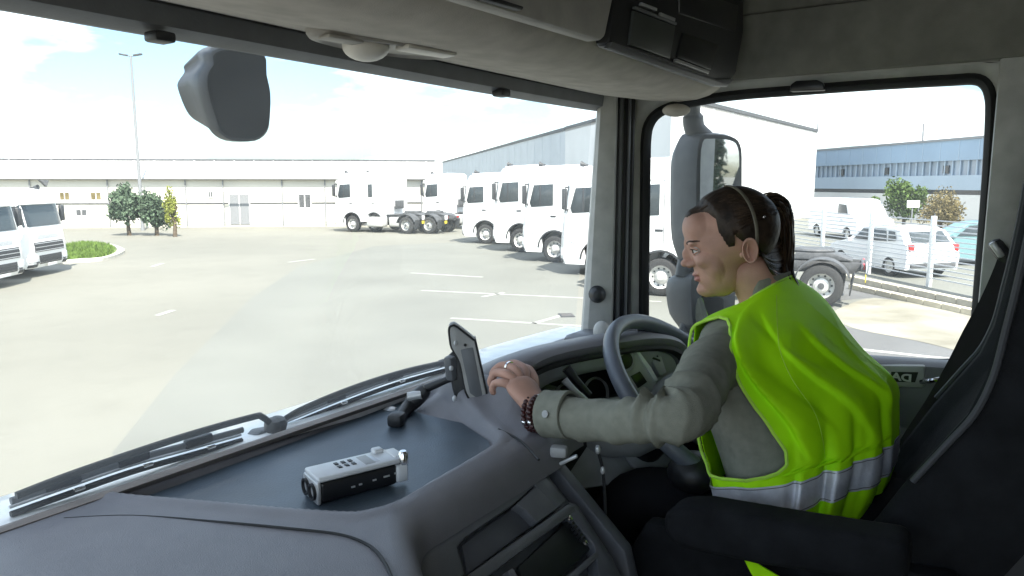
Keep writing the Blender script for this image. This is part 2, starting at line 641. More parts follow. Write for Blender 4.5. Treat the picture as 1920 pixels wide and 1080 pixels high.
for i, (p, t, u, v) in enumerate(frames(smooth_path(bpath, 5))):
    w = .010 + .016 * sst(0, 8, i)
    sd = Vector((.25, .9, .25)); sd = (sd - t * sd.dot(t)).normalized(); nn = t.cross(sd)
    rings.append([p + sd * w + nn * .001, p + sd * w - nn * .001, p - sd * w - nn * .001, p - sd * w + nn * .001])
loft(bm, rings, True, True); obj('seat_belt', bm, M['belt'], bp_, False)

# -- side lining above the driver's window
bm = new()
prism(bm, [P(XD - .05, -.4, .265), P(XD - .05, 1.0, .265), P(XD - .07, 1.0, .418), P(XD - .07, -.4, .418)], (.05, 0, 0), .008); obj('side_lining', bm, M['side_liner'], CAB, True, 40)
bm = new()
prism(bm, [P(XD - .062, -.4, .4185), P(XD - .062, 1.0, .4185), P(XD - .17, 1.0, .90), P(XD - .17, -.4, .90)], (.16, 0, 0), .006); obj('side_lining', bm, M['side_liner'], CAB, True, 40)
bm = new()
pth = [at_x(px, py, XD - .06) for px, py in ((1480, 172), (1482, 158), (1492, 151), (1532, 149), (1543, 155), (1546, 169))]
prism(bm, pth, (.02, 0, 0), .004); obj('coat_hook', bm, M['gloss'], CAB)

# -- overhead console
XC = 1.93
con = None
bm = new()
prof = [(.985, .262), (.955, .240), (.90, .228), (.80, .212), (.72, .205), (.67, .207), (.635, .216), (.612, .229), (.604, .238), (.60, .25), (.585, .45), (.57, .62), (1.0, .64)]
rings = []
for k in range(26):
    x = XL - .02 + (XC - XL + .02) * k / 25
    e = max(0, (x - (XC - .16)) / .16)
    s = 1 - (1 - math.sqrt(max(0, 1 - e * e))) * .9
    ym = .82
    rings.append([P(x, ym + (y - ym) * (.35 + .65 * s) if y < ym else y, .30 + (z - .30) * (.55 + .45 * s) if z < .30 else z) for y, z in prof])
loft(bm, rings, True, True)
con = obj('overhead_console', bm, M['liner'], CAB, True, 45)


def on_face(px, py, y=.592): return at_y(px, py, y)


def face_prism(name, pts, y, dep, m, bev=.004):
    b_ = new()
    prism(b_, [at_y(px, py, y) for px, py in pts], (0, dep, 0), bev)
    return obj(name, b_, m, con, True, 35)


face_prism('storage_door', [(700, -150), (1152, -60), (1152, -10), (1136, 68), (1128, 76), (880, 0), (600, -90)], .565, .03, M['taupe'], .006)
face_prism('control_panel', [(1160, -60), (1150, 20), (1143, 80), (1150, 88), (1345, 156), (1366, 158), (1380, 140), (1395, 60), (1395, -40)], .575, .03, M['black'], .008)
face_prism('panel_trim', [(1150, 78), (1142, 90), (1340, 161), (1364, 163), (1378, 148), (1345, 148)], .568, .012, M['dash_mid'], .003)
face_prism('card_slot', [(1190, 19), (1268, 49), (1257, 111), (1181, 84)], .569, .01, M['slot'], .003)
face_prism('card_slot', [(1282, 60), (1348, 84), (1334, 132), (1270, 108)], .571, .01, M['gloss'], .003)
face_prism('slot_lip', [(1270, 110), (1331, 133), (1329, 139), (1268, 116)], .566, .008, M['silver'], .001)
face_prism('label_strip', [(1204, 4), (1233, 15), (1232, 21), (1202, 10)], .570, .006, M['silver'], .001)
face_prism('label_strip', [(1240, 23), (1267, 34), (1266, 41), (1238, 30)], .570, .006, M['silver'], .001)
face_prism('slot_lip', [(1192, 11), (1270, 42), (1269, 47), (1190, 16)], .567, .006, M['dash_mid'], .001)
face_prism('upper_door', [(1275, -30), (1385, 10), (1380, 60), (1275, 25)], .571, .01, M['gloss'], .003)
face_prism('clip_hook', [(905, -14), (985, 12), (980, 20), (900, -4)], .556, .02, M['black'], .003)
# dome lamp under the console
bm = new()
cen = at_z(722, 84, .214)
d1 = (at_z(858, 104, .214) - at_z(592, 58, .214)); d1.z = 0
ln = d1.length / 2; d1.normalize(); d2 = Vector((-d1.y, d1.x, 0))
rings = []
for s, z in ((1.0, .012), (1.0, .0), (.96, -.006), (.86, -.008), (.8, -.004)):
    rings.append([cen + d1 * math.cos(a) * ln * s + d2 * math.sin(a) * .05 * s + Vector((0, 0, z)) for a in [2 * math.pi * k / 40 for k in range(40)]])
loft(bm, rings, True, True)
dl = obj('dome_lamp', bm, M['taupe'], con, True, 50)
bm = new(); blob(bm, at_z(686, 90, .205) + Vector((0, 0, .002)), (.036, .036, .022)); obj('lamp_lens', bm, M['lamp'], dl)
bm = new(); b0 = at_z(800, 96, .206)
rot = Matrix((d1, d2, Vector((0, 0, 1)))).transposed()
box(bm, b0, (.10, .035, .008), rot, .004); obj('lamp_lens', bm, M['lamp'], dl)
bm = new(); box(bm, at_z(640, 74, .206), (.06, .03, .006), rot, .003); obj('lamp_switch', bm, M['taupe'], dl)
# small lamp at the corner, above the mirror
bm = new(); blob(bm, at_d(1268, 207, 1.86), (.035, .035, .016)); obj('corner_lamp', bm, M['liner'], con)

# -- dashboard ------------------------------------------------------------
tray_px = [(245, 942), (430, 958), (640, 975), (690, 972), (740, 956), (800, 920), (860, 885), (908, 855), (925, 838), (922, 824), (905, 812), (850, 775), (800, 742), (780, 738), (740, 754), (500, 843), (262, 930), (244, 937)]
tray = [at_z(px, py, -.452) for px, py in tray_px]
tp = np.array([[p.x, p.y] for p in smooth_path(tray, 3, True)])


def sdf_poly(pts, poly):
    """signed distance (negative inside), vectorised"""
    x, y = pts[:, 0], pts[:, 1]
    d = np.full(len(pts), 9e9)
    ins = np.zeros(len(pts), bool)
    n = len(poly)
    for i in range(n):
        a, b = poly[i], poly[(i + 1) % n]
        e = b - a
        w = pts - a
        t = np.clip((w @ e) / max(e @ e, 1e-12), 0, 1)
        dd = w - t[:, None] * e
        d = np.minimum(d, (dd ** 2).sum(1))
        c = ((a[1] > y) != (b[1] > y)) & (x < (b[0] - a[0]) * (y - a[1]) / (b[1] - a[1] + 1e-12) + a[0])
        ins ^= c
    d = np.sqrt(d)
    return np.where(ins, -d, d)


base = [(1.042, -.50), (1.040, -.452), (1.036, -.441), (1.03, -.436)] + [(1.03 - .36 * k / 110, -.436) for k in range(1, 111)] + \
       [(.655, -.4385), (.642, -.444), (.631, -.453), (.624, -.465), (.620, -.480), (.618, -.492)]
NX = 400
xs = np.linspace(XL + .02, 1.86, NX)
V = []
for x in xs:
    pull = -.16 * sst(.72, .52, x) + .02 * sst(1.06, 1.16, x) + .17 * sst(1.19, 1.24, x) * (1 - sst(1.64, 1.74, x))
    for y, z in base:
        w = sst(1.0, .62, y)
        zz = z - .0 * w
        lowp = sst(.66, .50, x) * sst(.95, .60, y)          # passenger side droops towards the seat
        lump = .055 * sst(1.05, 1.19, x) * sst(.665, .75, y) * (1 - sst(.93, 1.01, y)) * (1 - sst(1.17, 1.25, x))
        V.append((x, y + pull * w, zz - .012 * lowp + lump))
V = np.array(V)
sd = sdf_poly(V[:, :2], tp)
t = np.clip((.012 - sd) / .016, 0, 1)
t = t * t * (3 - 2 * t)
lip = np.exp(-((sd - .018) / .012) ** 2) * .004
V[:, 2] += -.022 * t + lip * (V[:, 1] < 1.03)
nb = len(base)
F_ = [(i * nb + j, i * nb + j + 1, (i + 1) * nb + j + 1, (i + 1) * nb + j) for i in range(NX - 1) for j in range(nb - 1)]
me = bpy.data.meshes.new('dashboard')
V[:, 2] += H
V -= np.array(WL['truck_cab'])
me.from_pydata(V.tolist(), [], F_)
me.materials.append(M['dash']); me.shade_smooth()
dash = link('dashboard', me, CAB); WL[dash.name] = wloc(CAB)
bm = new()
rr_ = []
for k in range(60):
    x = XL + .03 + (1.30 - XL - .03) * k / 59
    rr_.append([P(x, 1.044, -.45), P(x, 1.041, -.4335), P(x, 1.030, -.4315), P(x, 1.022, -.4345), P(x, 1.030, -.445)])
loft(bm, rr_, True, True); obj('dash_edge', bm, M['dash_rim'], dash, True, 60)
# rubber mat lying in the tray
bm = new()
ctr2 = tp.mean(0)
sp = tp + (ctr2 - tp) * .035
vs = [bm.verts.new((p[0], p[1], H - .4535)) for p in sp]
vb = [bm.verts.new((p[0], p[1], H - .462)) for p in sp]
bm.faces.new(vs)
for i in range(len(vs)): bm.faces.new((vs[i], vs[i - 1], vb[i - 1], vb[i]))
bmesh.ops.recalc_face_normals(bm, faces=bm.faces)
obj('tray_mat', bm, M['tray'], dash, False)


# seams: fine dark joints proud by nothing, sunk half into the surface
def seam(pts, r, m=None, name='seam', n=6):
    b_ = new(); tube(b_, smooth_path(pts, 6), r, n); return obj(name, b_, m or M['seal'], dash)


def top_z(x, y):
    return -.436
seam([at_z(px, py, -.4375) for px, py in ((120, 973), (250, 968), (420, 980), (560, 993), (640, 1003), (690, 1022), (718, 1050), (735, 1085))], .0022)
seam([at_z(px, py, -.434) for px, py in ((935, 805), (975, 826), (1010, 862))], .0022)
# lower faces of the dashboard
bm = new()
prism(bm, [P(XL + .02, .462, -.494), P(XL + .02, .452, -.75), P(XL + .02, .56, -1.2), P(XL + .02, 1.0, -1.2), P(XL + .02, 1.0, -.494)], (.93, 0, 0), .012)
obj('glovebox_panel', bm, M['dash_mid'], dash, True, 30)
bm = new()
prism(bm, [P(1.10, .70, -.498), P(1.10, .72, -.62), P(1.10, .80, -.95), P(1.10, .9, -1.4), P(1.10, 1.0, -1.4), P(1.10, 1.0, -.498)], (.80, 0, 0), .012)
obj('knee_panel', bm, M['black'], dash, True, 30)
# centre stack: sloping panel
CO = P(.9, .62, -.497)
dv = Vector((0, -.70, -.714)).normalized()
cn = Vector((0, dv.z, -dv.y))
if cn.y > 0: cn = -cn


def cpt(px, py, off=0.0): return at_pl(px, py, CO + cn * off, cn)


def cprism(name, pts, off, dep, m, bev=.004, parent=None):
    b_ = new()
    prism(b_, [cpt(px, py, off) for px, py in pts], cn * -dep, bev)
    return obj(name, b_, m, parent or cs, True, 35)


cs = link('centre_stack', None, CAB, (0, 0, 0)); WL[cs.name] = wloc(CAB)
cprism('stack_body', [(728, 1080), (1000, 884), (1022, 880), (1150, 1045), (1172, 1090), (1210, 1180), (1100, 1330), (760, 1300)], -.022, .25, M['dash_low'], .006)
cprism('stack_fascia', [(745, 1072), (780, 1040), (1000, 887), (1016, 886), (1063, 938), (1045, 953), (1003, 908), (965, 944), (872, 1008), (858, 1026), (872, 1075), (852, 1100), (750, 1100)], .002, .03, M['dash_mid'], .003)
cprism('compartment_lid', [(968, 945), (1003, 912), (1016, 909), (1024, 913), (1058, 944), (1008, 980), (985, 955)], .001, .02, M['dash_mid'], .003)
cprism('compartment_base', [(866, 1024), (880, 1010), (966, 948), (1004, 982), (878, 1076)], -.016, .01, M['dash_low'], .002)
cprism('stack_bar', [(868, 1092), (876, 1079), (1066, 944), (1078, 950), (1080, 958), (900, 1092), (875, 1120)], .004, .03, M['dash_mid'], .003)
cprism('stack_screen', [(972, 1062), (1064, 976), (1112, 1026), (1035, 1098), (990, 1120)], -.010, .012, M['screen'], .003)
cprism('stack_side', [(1066, 940), (1082, 944), (1150, 1046), (1168, 1085), (1130, 1130), (1115, 1022), (1070, 968)], .002, .03, M['dash_low'], .004)
cprism('stack_rail', [(1040, 1100), (1118, 1034), (1124, 1042), (1050, 1112)], .003, .02, M['dash_mid'], .002)
cprism('stack_divider', [(952, 1070), (962, 1064), (990, 1110), (975, 1115)], .002, .02, M['dash_mid'], .002)
for px, py in ((1068, 972), (1098, 1018)):
    bm = new(); lathe(bm, [(.0, .004), (.004, .003), (.005, 0)], cpt(px, py, .0), cn, 10); obj('screw', bm, M['chrome'], cs)
for k in range(5):
    cprism('button', [(1071 + 5 * k, 980 + 7 * k), (1076 + 5 * k, 976 + 7 * k), (1079 + 5 * k, 981 + 7 * k), (1074 + 5 * k, 985 + 7 * k)], .003, .01, M['black'], .001)
# right flank of the stack with its small switch box and cable
bm = new()
prism(bm, [P(1.085, .66, -.48), P(1.085, .74, -.47), P(1.085, .80, -1.35), P(1.085, .30, -1.35), P(1.085, .50, -.62)], (.03, 0, 0), .006); obj('stack_flank', bm, M['dash_low'], cs)
bm = new(); box(bm, at_d(1048, 846, 1.27), (.022, .03, .02), Euler((0, 0, R(20))).to_matrix(), .006); obj('switch_box', bm, M['cluster'], cs)
bm = new(); box(bm, at_d(1066, 862, 1.26), (.008, .035, .006), Euler((R(-30), 0, R(20))).to_matrix(), .002); obj('switch_lever', bm, M['silver'], cs)
bm = new(); tube(bm, smooth_path([at_d(px, py, 1.30) for px, py in ((1126, 838), (1122, 846), (1130, 880), (1134, 930), (1135, 965))], 5), .003, 6); obj('cable', bm, M['black'], cs)
bm = new(); blob(bm, at_d(1121, 843, 1.28), (.005, .005, .008)); obj('cable_plug', bm, M['silver'], cs)
bm = new(); blob(bm, at_d(1130, 882, 1.28), (.004, .004, .007)); obj('cable_plug', bm, M['silver'], cs)

# -- instrument binnacle: an arched hood open towards the driver
HX, HB, WRAP = 1.43, -.47, .40


def Q(x, y, z): return P(x, y - WRAP * (x - HX), z)


def arch(sc_w, top, y, n=40, base_=HB):
    out_ = []
    for k in range(n + 1):
        a = math.pi * k / n
        c, s = -math.cos(a), math.sin(a)
        x = HX + sc_w * math.copysign(abs(c) ** .55, c)
        wrap = -WRAP * (x - HX) * max(0, 1 - max(0, y - .72) / .28)
        out_.append(P(x, y + wrap, base_ + (top - base_) * s ** .60))
    return out_


bm = new()
rings = [arch(.21, -.395, .84), arch(.222, -.378, .74), arch(.236, -.362, .708), arch(.247, -.347, .704), arch(.257, -.339, .716), arch(.263, -.338, .75), arch(.267, -.346, .80), arch(.268, -.366, .86), arch(.265, -.398, .94), arch(.25, -.430, 1.0), arch(.24, -.45, 1.02)]
loft(bm, rings, False, False)
hood = obj('instrument_hood', bm, M['dash'], CAB, True, 60)
bm = new()
loft(bm, [arch(.222, -.378, .712), arch(.228, -.371, .701), arch(.236, -.363, .703), arch(.230, -.370, .716)], False, False)
obj('hood_gasket', bm, M['seal'], hood)
bm = new()
loft(bm, [arch(.221, -.379, .722), arch(.19, -.400, .73), arch(.165, -.414, .74), arch(.155, -.420, .77), arch(.15, -.424, .83)], False, False)
obj('cluster_bezel', bm, M['cluster'], hood, True, 50)
bm = new()
prism(bm, [Q(HX - .17, .80, -.53), Q(HX + .17, .80, -.53), Q(HX + .17, .81, -.42), Q(HX - .17, .81, -.42)], (0, .01, 0))
obj('gauge_panel', bm, M['gloss'], hood, False)
for gx, gr in ((HX - .09, .030), (HX - .02, .034), (HX + .06, .034)):
    bm = new(); lathe(bm, [(gr, .0), (gr + .003, .008), (gr + .006, .0)], Q(gx, .795, -.485), (-.35, -.93, .15), 28, False); obj('gauge_ring', bm, M['silver'], hood)
# pale fascia round and under the gauges, sloping to the column
bm = new()
prism(bm, [Q(HX - .222, .735, -.45), Q(HX - .185, .742, -.41), Q(HX - .155, .765, -.45), Q(HX - .12, .765, -.492), Q(HX + .0, .74, -.512), Q(HX + .0, .62, -.64), Q(HX - .23, .64, -.62)], (.01, .03, -.01), .008)
obj('cluster_fascia', bm, M['cluster'], hood)
bm = new()
prism(bm, [Q(HX + .0, .74, -.512), Q(HX + .12, .755, -.495), Q(HX + .222, .735, -.46), Q(HX + .23, .64, -.62), Q(HX + .0, .62, -.64)], (.01, .03, -.01), .008)
obj('cluster_fascia', bm, M['cluster'], hood)
bm = new(); loft(bm, [[P(cx_ + r_ * math.cos(a), y, z + r_ * .8 * math.sin(a)) for a in [2 * math.pi * k / 24 for k in range(24)]] for r_, cx_, y, z in ((.070, 1.40, .74, -.53), (.082, 1.41, .68, -.525), (.078, 1.43, .62, -.52), (.06, 1.46, .58, -.51))], True, True)
obj('column_shroud', bm, M['cluster'], hood, True, 50)
bm = new(); tube(bm, [at_d(1105, 740, 1.56), at_d(1080, 712, 1.55), at_d(1062, 690, 1.55)], [.007, .008, .011], 10); obj('column_stalk', bm, M['black'], hood)
bm = new(); tube(bm, [at_d(1100, 752, 1.54), at_d(1075, 730, 1.53), at_d(1058, 712, 1.53)], [.006, .006, .008], 10); obj('column_stalk', bm, M['silver'], hood)
# switch panel and vent right of the gauges, seen through the wheel
SO = at_d(1190, 690, 1.68); SNn = Vector((-.62, -.72, .32)).normalized()


def spr(name, pts, off, dep, m, par, bev=.003):
    b_ = new(); prism(b_, [at_pl(px, py, SO + SNn * off, SNn) for px, py in pts], SNn * -dep, bev); return obj(name, b_, m, par, True, 35)


swp = spr('switch_panel', [(1140, 648), (1166, 640), (1190, 648), (1216, 682), (1234, 716), (1222, 740), (1190, 752), (1168, 725)], 0, .04, M['cluster'], dash, .006)
spr('panel_line', [(1186, 648), (1191, 648), (1222, 690), (1234, 712), (1228, 716)], .004, .01, M['white_pl'], swp, .001)
kn = at_pl(1168, 676, SO + SNn * .003, SNn)
bm = new(); lathe(bm, [(.030, -.004), (.030, .002), (.026, .006), (.021, .003)], kn, SNn, 28, False); obj('switch_ring', bm, M['cluster'], swp)
bm = new(); lathe(bm, [(.021, .0), (.020, .010), (.014, .012), (0, .012)], kn, SNn, 24); obj('rotary_switch', bm, M['black'], swp)
spr('panel_display', [(1183, 705), (1200, 696), (1214, 716), (1197, 728)], .003, .006, M['gloss'], swp, .001)
vent = spr('air_vent', [(1193, 622), (1214, 622), (1240, 662), (1252, 700), (1238, 706), (1222, 676)], -.03, .05, M['cluster'], dash, .006)
for k in range(5):
    t_ = k / 4
    spr('vent_slat', [(1204 + 18 * t_, 634 + 34 * t_), (1222 + 16 * t_, 640 + 34 * t_), (1223 + 16 * t_, 644 + 34 * t_), (1205 + 18 * t_, 638 + 34 * t_)], -.026, .008, M['black'], vent, .001)
bm = new(); tube(bm, smooth_path([at_d(px, py, 1.80) for px, py in ((1196, 612), (1218, 620), (1236, 650), (1250, 690), (1256, 720))], 5), .012, 8); obj('dash_end_seal', bm, M['seal'], dash)
bm = new(); box(bm, P(1.83, .80, -.455), (.24, .40, .10), None, .03); obj('dash_end', bm, M['dash_mid'], dash)

# -- steering wheel
WC = P(1.50, .54, -.46)
tl = R(48)
wu, wv = Vector((1, 0, 0)), Vector((0, math.sin(tl), math.cos(tl)))
wn = wu.cross(wv)
if wn.y > 0: wn = -wn                                       # towards the driver
sw = link('steering_wheel', None, CAB, (0, 0, 0)); WL[sw.name] = wloc(CAB)
WR = .222
bm = new()
rings = []
for k in range(72):
    a = 2 * math.pi * k / 72
    rd = wu * math.cos(a) + wv * math.sin(a)
    rings.append([WC + rd * (WR + .0162 * math.cos(b)) + wn * (.019 * math.sin(b)) for b in [2 * math.pi * q / 14 for q in range(14)]])
rings.append(rings[0]); loft(bm, rings, True, False)
bmesh.ops.remove_doubles(bm, verts=bm.verts, dist=1e-5); bmesh.ops.recalc_face_normals(bm, faces=bm.faces)
obj('wheel_rim', bm, M['leather'], sw, True, 80)


def wpt(u, v, n=0.0): return WC + wu * u + wv * v + wn * n


bm = new()
hubp = [(-.085, .055), (-.06, .075), (.06, .075), (.085, .055), (.092, 0), (.075, -.075), (.04, -.10), (-.04, -.10), (-.075, -.075), (-.092, 0)]
loft(bm, [[wpt(u * s, v * s, n) for u, v in hubp] for s, n in ((.9, -.05), (1.0, -.03), (1.0, -.005), (.92, .008), (.7, .014))], True, True)
obj('wheel_hub', bm, M['spoke'], sw, True, 50, sub=1)
for sgn in (-1, 1):
    bm = new()
    prism(bm, [wpt(sgn * .08, .045, -.012), wpt(sgn * .21, .03, -.008), wpt(sgn * .212, -.035, -.008), wpt(sgn * .15, -.055, -.01), wpt(sgn * .08, -.06, -.012)], wn * -.018, .006)
    s_ = obj('wheel_spoke', bm, M['spoke'], sw, True, 40)
    for (u, v, w, h, mm) in ((.115, .008, .030, .040, 'gloss'), (.165, .004, .028, .036, 'gloss'), (.14, -.035, .05, .008, 'silver')):
        b_ = new()
        prism(b_, [wpt(sgn * (u - w / 2), v - h / 2, -.008), wpt(sgn * (u + w / 2), v - h / 2, -.006), wpt(sgn * (u + w / 2), v + h / 2, -.006), wpt(sgn * (u - w / 2), v + h / 2, -.008)], wn * .008, .003)
        obj('wheel_button', b_, M[mm], s_)
bm = new()
prism(bm, [wpt(-.02, -.09, -.012), wpt(.02, -.09, -.012), wpt(.028, -.212, -.008), wpt(-.028, -.212, -.008)], wn * -.018, .006)
obj('wheel_spoke', bm, M['spoke'], sw, True, 40)
bm = new(); lathe(bm, [(.05, -.04), (.045, -.12), (.05, -.2)], WC, wn, 20); obj('steering_column', bm, M['black'], sw)

# -- driver's seat
seat = link('driver_seat', None, CAB, (0, 0, 0)); WL[seat.name] = wloc(CAB)
bm = new(); box(bm, P(1.46, .30, -.80), (.52, .54, .15), Euler((R(5), 0, 0)).to_matrix(), .05, 4); obj('seat_cushion', bm, M['fabric'], seat)
bm = new(); box(bm, P(1.46, .22, -1.12), (.40, .44, .5), None, .03); obj('seat_base', bm, M['black'], seat)
edge = [(1590, 1030), (1640, 975), (1700, 900), (1765, 830), (1815, 775), (1850, 705), (1874, 615), (1893, 540), (1915, 440), (1935, 330), (1950, 240)]
rings = []
for px, py in edge:
    p = at_x(px, py, 1.225)
    y, z = p.y, p.z
    ring = []
    for u, dy in ((-.265, -.05), (-.262, -.012), (-.245, 0), (-.215, -.002), (-.18, -.022), (0, -.034), (.18, -.022), (.215, -.002), (.245, 0), (.262, -.012), (.265, -.05), (.25, -.16), (0, -.18), (-.25, -.16)):
        ring.append(Vector((1.46 + u, y + dy, z + dy * .35)))
    rings.append(ring)
bm = new(); loft(bm, rings, True, True); obj('seat_backrest', bm, M['fabric'], seat, True, 55)
bm = new()
tube(bm, smooth_path([at_x(px + 3, py, 1.199) + Vector((-.002, -.006, 0)) for px, py in edge[2:]], 4), .005, 8); obj('seat_piping', bm, M['piping'], seat)
bm = new(); tube(bm, smooth_path([at_x(px - 4, py - 2, 1.205) + Vector((.512, -.004, 0)) for px, py in edge[2:]], 4), .006, 8); obj('seat_piping', bm, M['piping'], seat)
bm = new()
arm_pts = [at_x(px, py, 1.08) for px, py in ((1238, 972), (1255, 956), (1310, 954), (1420, 974), (1560, 998), (1700, 1020), (1700, 1105), (1420, 1064), (1270, 1030), (1242, 1004))]
prism(bm, arm_pts, (.075, 0, 0), .016, 3); obj('seat_armrest', bm, M['fabric'], seat, True, 40)
bm = new(); prism(bm, [P(1.17, .02, -.56), P(1.17, .50, -.60), P(1.17, .56, -.72), P(1.17, .54, -.95), P(1.17, .0, -.95)], (.04, 0, 0), .012); obj('seat_side_cover', bm, M['fabric'], seat)
# passenger seat, below and behind the camera
bm = new(); box(bm, P(.15, -.15, -.80), (.50, .55, .16), None, .06, 4); ps = obj('passenger_seat', bm, M['fabric'], CAB)
bm = new(); box(bm, P(.15, -.55, -.35), (.50, .16, .85), Euler((R(-10), 0, 0)).to_matrix(), .06, 4); obj('seat_backrest', bm, M['fabric'], ps)
# engine tunnel and gear console, dark
bm = new(); box(bm, P(.86, .20, -1.2), (.40, 1.2, .35), None, .05); obj('engine_tunnel', bm, M['carpet'], CAB)
bm = new(); box(bm, P(1.18, .52, -.85), (.10, .16, .22), None, .03); gl_ = obj('gear_console', bm, M['black'], CAB)
bm = new(); blob(bm, at_d(1300, 885, 1.42), (.05, .05, .04)); obj('gear_knob', bm, M['black'], gl_)

# -- outside of our cab: white front panel, wipers, mirrors
bm = new()
rings = []
for k in range(25):
    x = -.34 + 2.36 * k / 24
    y = wy(x) + .060
    rings.append([P(x, y - .014, -.49), P(x, y - .012, -.449), P(x, y + .02, -.447), P(x, y + .13, -.452), P(x, y + .165, -.468), P(x, y + .185, -.56), P(x, y + .19, -1.6)])
loft(bm, rings, False, False); obj('front_panel', bm, M['cowl'], CAB, True, 50)


def wiper(arm_px, blade_px, y0, pivot):
    """arm and blade lying on the outside of the screen; the points lie on its plane"""
    a = [at_y(px, py, y0) for px, py in arm_px]
    b = [at_y(px, py, y0 + .012) for px, py in blade_px]
    w = link('windscreen_wiper', None, CAB, (0, 0, 0)); WL[w.name] = wloc(CAB)
    b_ = new(); tube(b_, smooth_path(a, 5), .006, 8, flat=.7); obj('wiper_arm', b_, M['black'], w)
    b_ = new(); tube(b_, smooth_path(b, 6), .0055, 8, flat=.8); obj('wiper_blade', b_, M['mirror_h'], w)
    off = Vector((0, .004, -.020))
    b_ = new(); tube(b_, [p + off for p in smooth_path(b, 6)], .005, 6); obj('wiper_rubber', b_, M['seal'], w)
    b_ = new(); tube(b_, [p + Vector((0, .006, -.010)) for p in smooth_path(b, 6)], .0025, 5); obj('wiper_spring', b_, M['silver'], w)
    n = len(b)
    for t_ in (.22, .5, .78):
        i = t_ * (n - 1); k = int(i); q = b[k].lerp(b[min(k + 1, n - 1)], i - k)
        b_ = new(); box(b_, q + Vector((0, 0, .002)), (.05, .012, .016), None, .004); obj('wiper_clip', b_, M['black'], w)
        b_ = new(); box(b_, q + Vector((.02, -.004, -.014)), (.016, .006, .006), None, .002); obj('wiper_rivet', b_, M['chrome'], w)
    b_ = new(); lathe(b_, [(.016, 0), (.017, .012), (.012, .02), (.0, .022)], pivot, (0, -.2, 1), 16); obj('wiper_pivot', b_, M['black'], w)
    return w


wiper([(515, 802), (492, 782), (470, 783), (340, 820), (150, 884), (30, 930)], [(20, 940), (130, 902), (250, 862), (360, 832), (455, 806)], 1.075, at_y(512, 806, 1.08))
wiper([(520, 797), (560, 770), (660, 728), (760, 696), (845, 677)], [(540, 782), (640, 742), (740, 706), (830, 681), (880, 668)], 1.085, at_y(520, 803, 1.08))
bm = new(); prism(bm, [at_y(px, py, 1.09) for px, py in ((470, 830), (490, 808), (535, 800), (542, 808), (520, 822))], (0, .03, 0), .006); obj('wiper_cover', bm, M['mirror_h'], CAB)

# front mirror hanging outside the screen
fm = link('front_mirror', None, CAB, (0, 0, 0)); WL[fm.name] = wloc(CAB)
def front_pts(pp, y): return [at_y(px, py, y) for px, py in pp]
face = smooth_path(front_pts([(398, 96), (440, 88), (494, 100), (500, 140), (507, 175), (506, 222), (500, 248), (478, 264), (436, 263), (411, 248), (400, 222), (384, 165), (386, 135), (396, 118)], 1.27), 3, True)
bk = smooth_path(front_pts([(372, 96), (410, 84), (480, 96), (488, 140), (492, 175), (490, 222), (480, 245), (455, 256), (415, 252), (390, 238), (372, 210), (354, 160), (356, 140), (372, 116)], 1.42), 3, True)
cF = sum(face, Vector()) / len(face); cB = sum(bk, Vector()) / len(bk)
bm = new()
loft(bm, [[cF + (p - cF) * .95 + Vector((0, -.004, 0)) for p in face], face, [p + Vector((-.002, .02, 0)) for p in face], bk, [cB + (p - cB) * .7 + Vector((-.02, .05, 0)) for p in bk]], True, True)
obj('mirror_housing', bm, M['front_shell'], fm, True, 40)
bm = new(); f = bm.faces.new([bm.verts.new(cF + (p - cF) * .93 + Vector((0, -.006, 0))) for p in face]); obj('mirror_back_cover', bm, M['seal'], fm, False)
bm = new(); tube(bm, smooth_path([cF + Vector((.0, .06, .10)), cF + Vector((.0, .03, .18)), cF + Vector((0, -.1, .26)), cF + Vector((0, -.2, .30))], 5), .022, 10); obj('mirror_arm', bm, M['mirror_h'], fm)

# driver's side mirror beyond the door window
sm = link('side_mirror', None, CAB, (0, 0, 0)); WL[sm.name] = wloc(CAB)


def mbody(px_face, px_back, name, glass_px, da, db):
    fa = smooth_path([at_d(px, py, da) for px, py in px_face], 3, True)
    ba = smooth_path([at_d(px, py, db) for px, py in px_back], 3, True)
    cA = sum(fa, Vector()) / len(fa); cB_ = sum(ba, Vector()) / len(ba)
    b_ = new(); loft(b_, [[cA + (p - cA) * .9 for p in fa], fa, ba, [cB_ + (p - cB_) * .8 + Vector((.02, .04, 0)) for p in ba]], True, True)
    obj(name, b_, M['mirror_h'], sm, True, 45)
    gp = smooth_path([at_d(px, py, da - .012) for px, py in glass_px], 3, True)
    return gp


gp = mbody([(1312, 262), (1330, 252), (1370, 256), (1388, 272), (1391, 320), (1388, 480), (1375, 505), (1330, 505), (1308, 480), (1306, 330)],
           [(1270, 270), (1290, 248), (1350, 250), (1372, 262), (1376, 320), (1372, 480), (1360, 500), (1292, 500), (1268, 470), (1265, 330)], 'mirror_housing',
           [(1317, 268), (1333, 260), (1368, 263), (1383, 276), (1386, 320), (1384, 474), (1372, 496), (1334, 496), (1314, 476), (1313, 330)], 2.08, 2.16)
c_ = sum(gp, Vector()) / len(gp)
N_ = (Vector((-c_.x, -c_.y, 0)).normalized() + Vector((.10, -.995, -.01)).normalized()).normalized()
bm = new()
pts = [at_pl(960 + (p - Vector((0, 0, H))).dot(RT) / (p - Vector((0, 0, H))).dot(FW) * FPX, 540 - (p - Vector((0, 0, H))).dot(UP) / (p - Vector((0, 0, H))).dot(FW) * FPX, c_, N_) for p in gp]
vv = [bm.verts.new(p) for p in pts]; bm.faces.new(vv)
bmesh.ops.recalc_face_normals(bm, faces=bm.faces)
mg = obj('mirror_glass', bm, M['mirror'], sm, False)
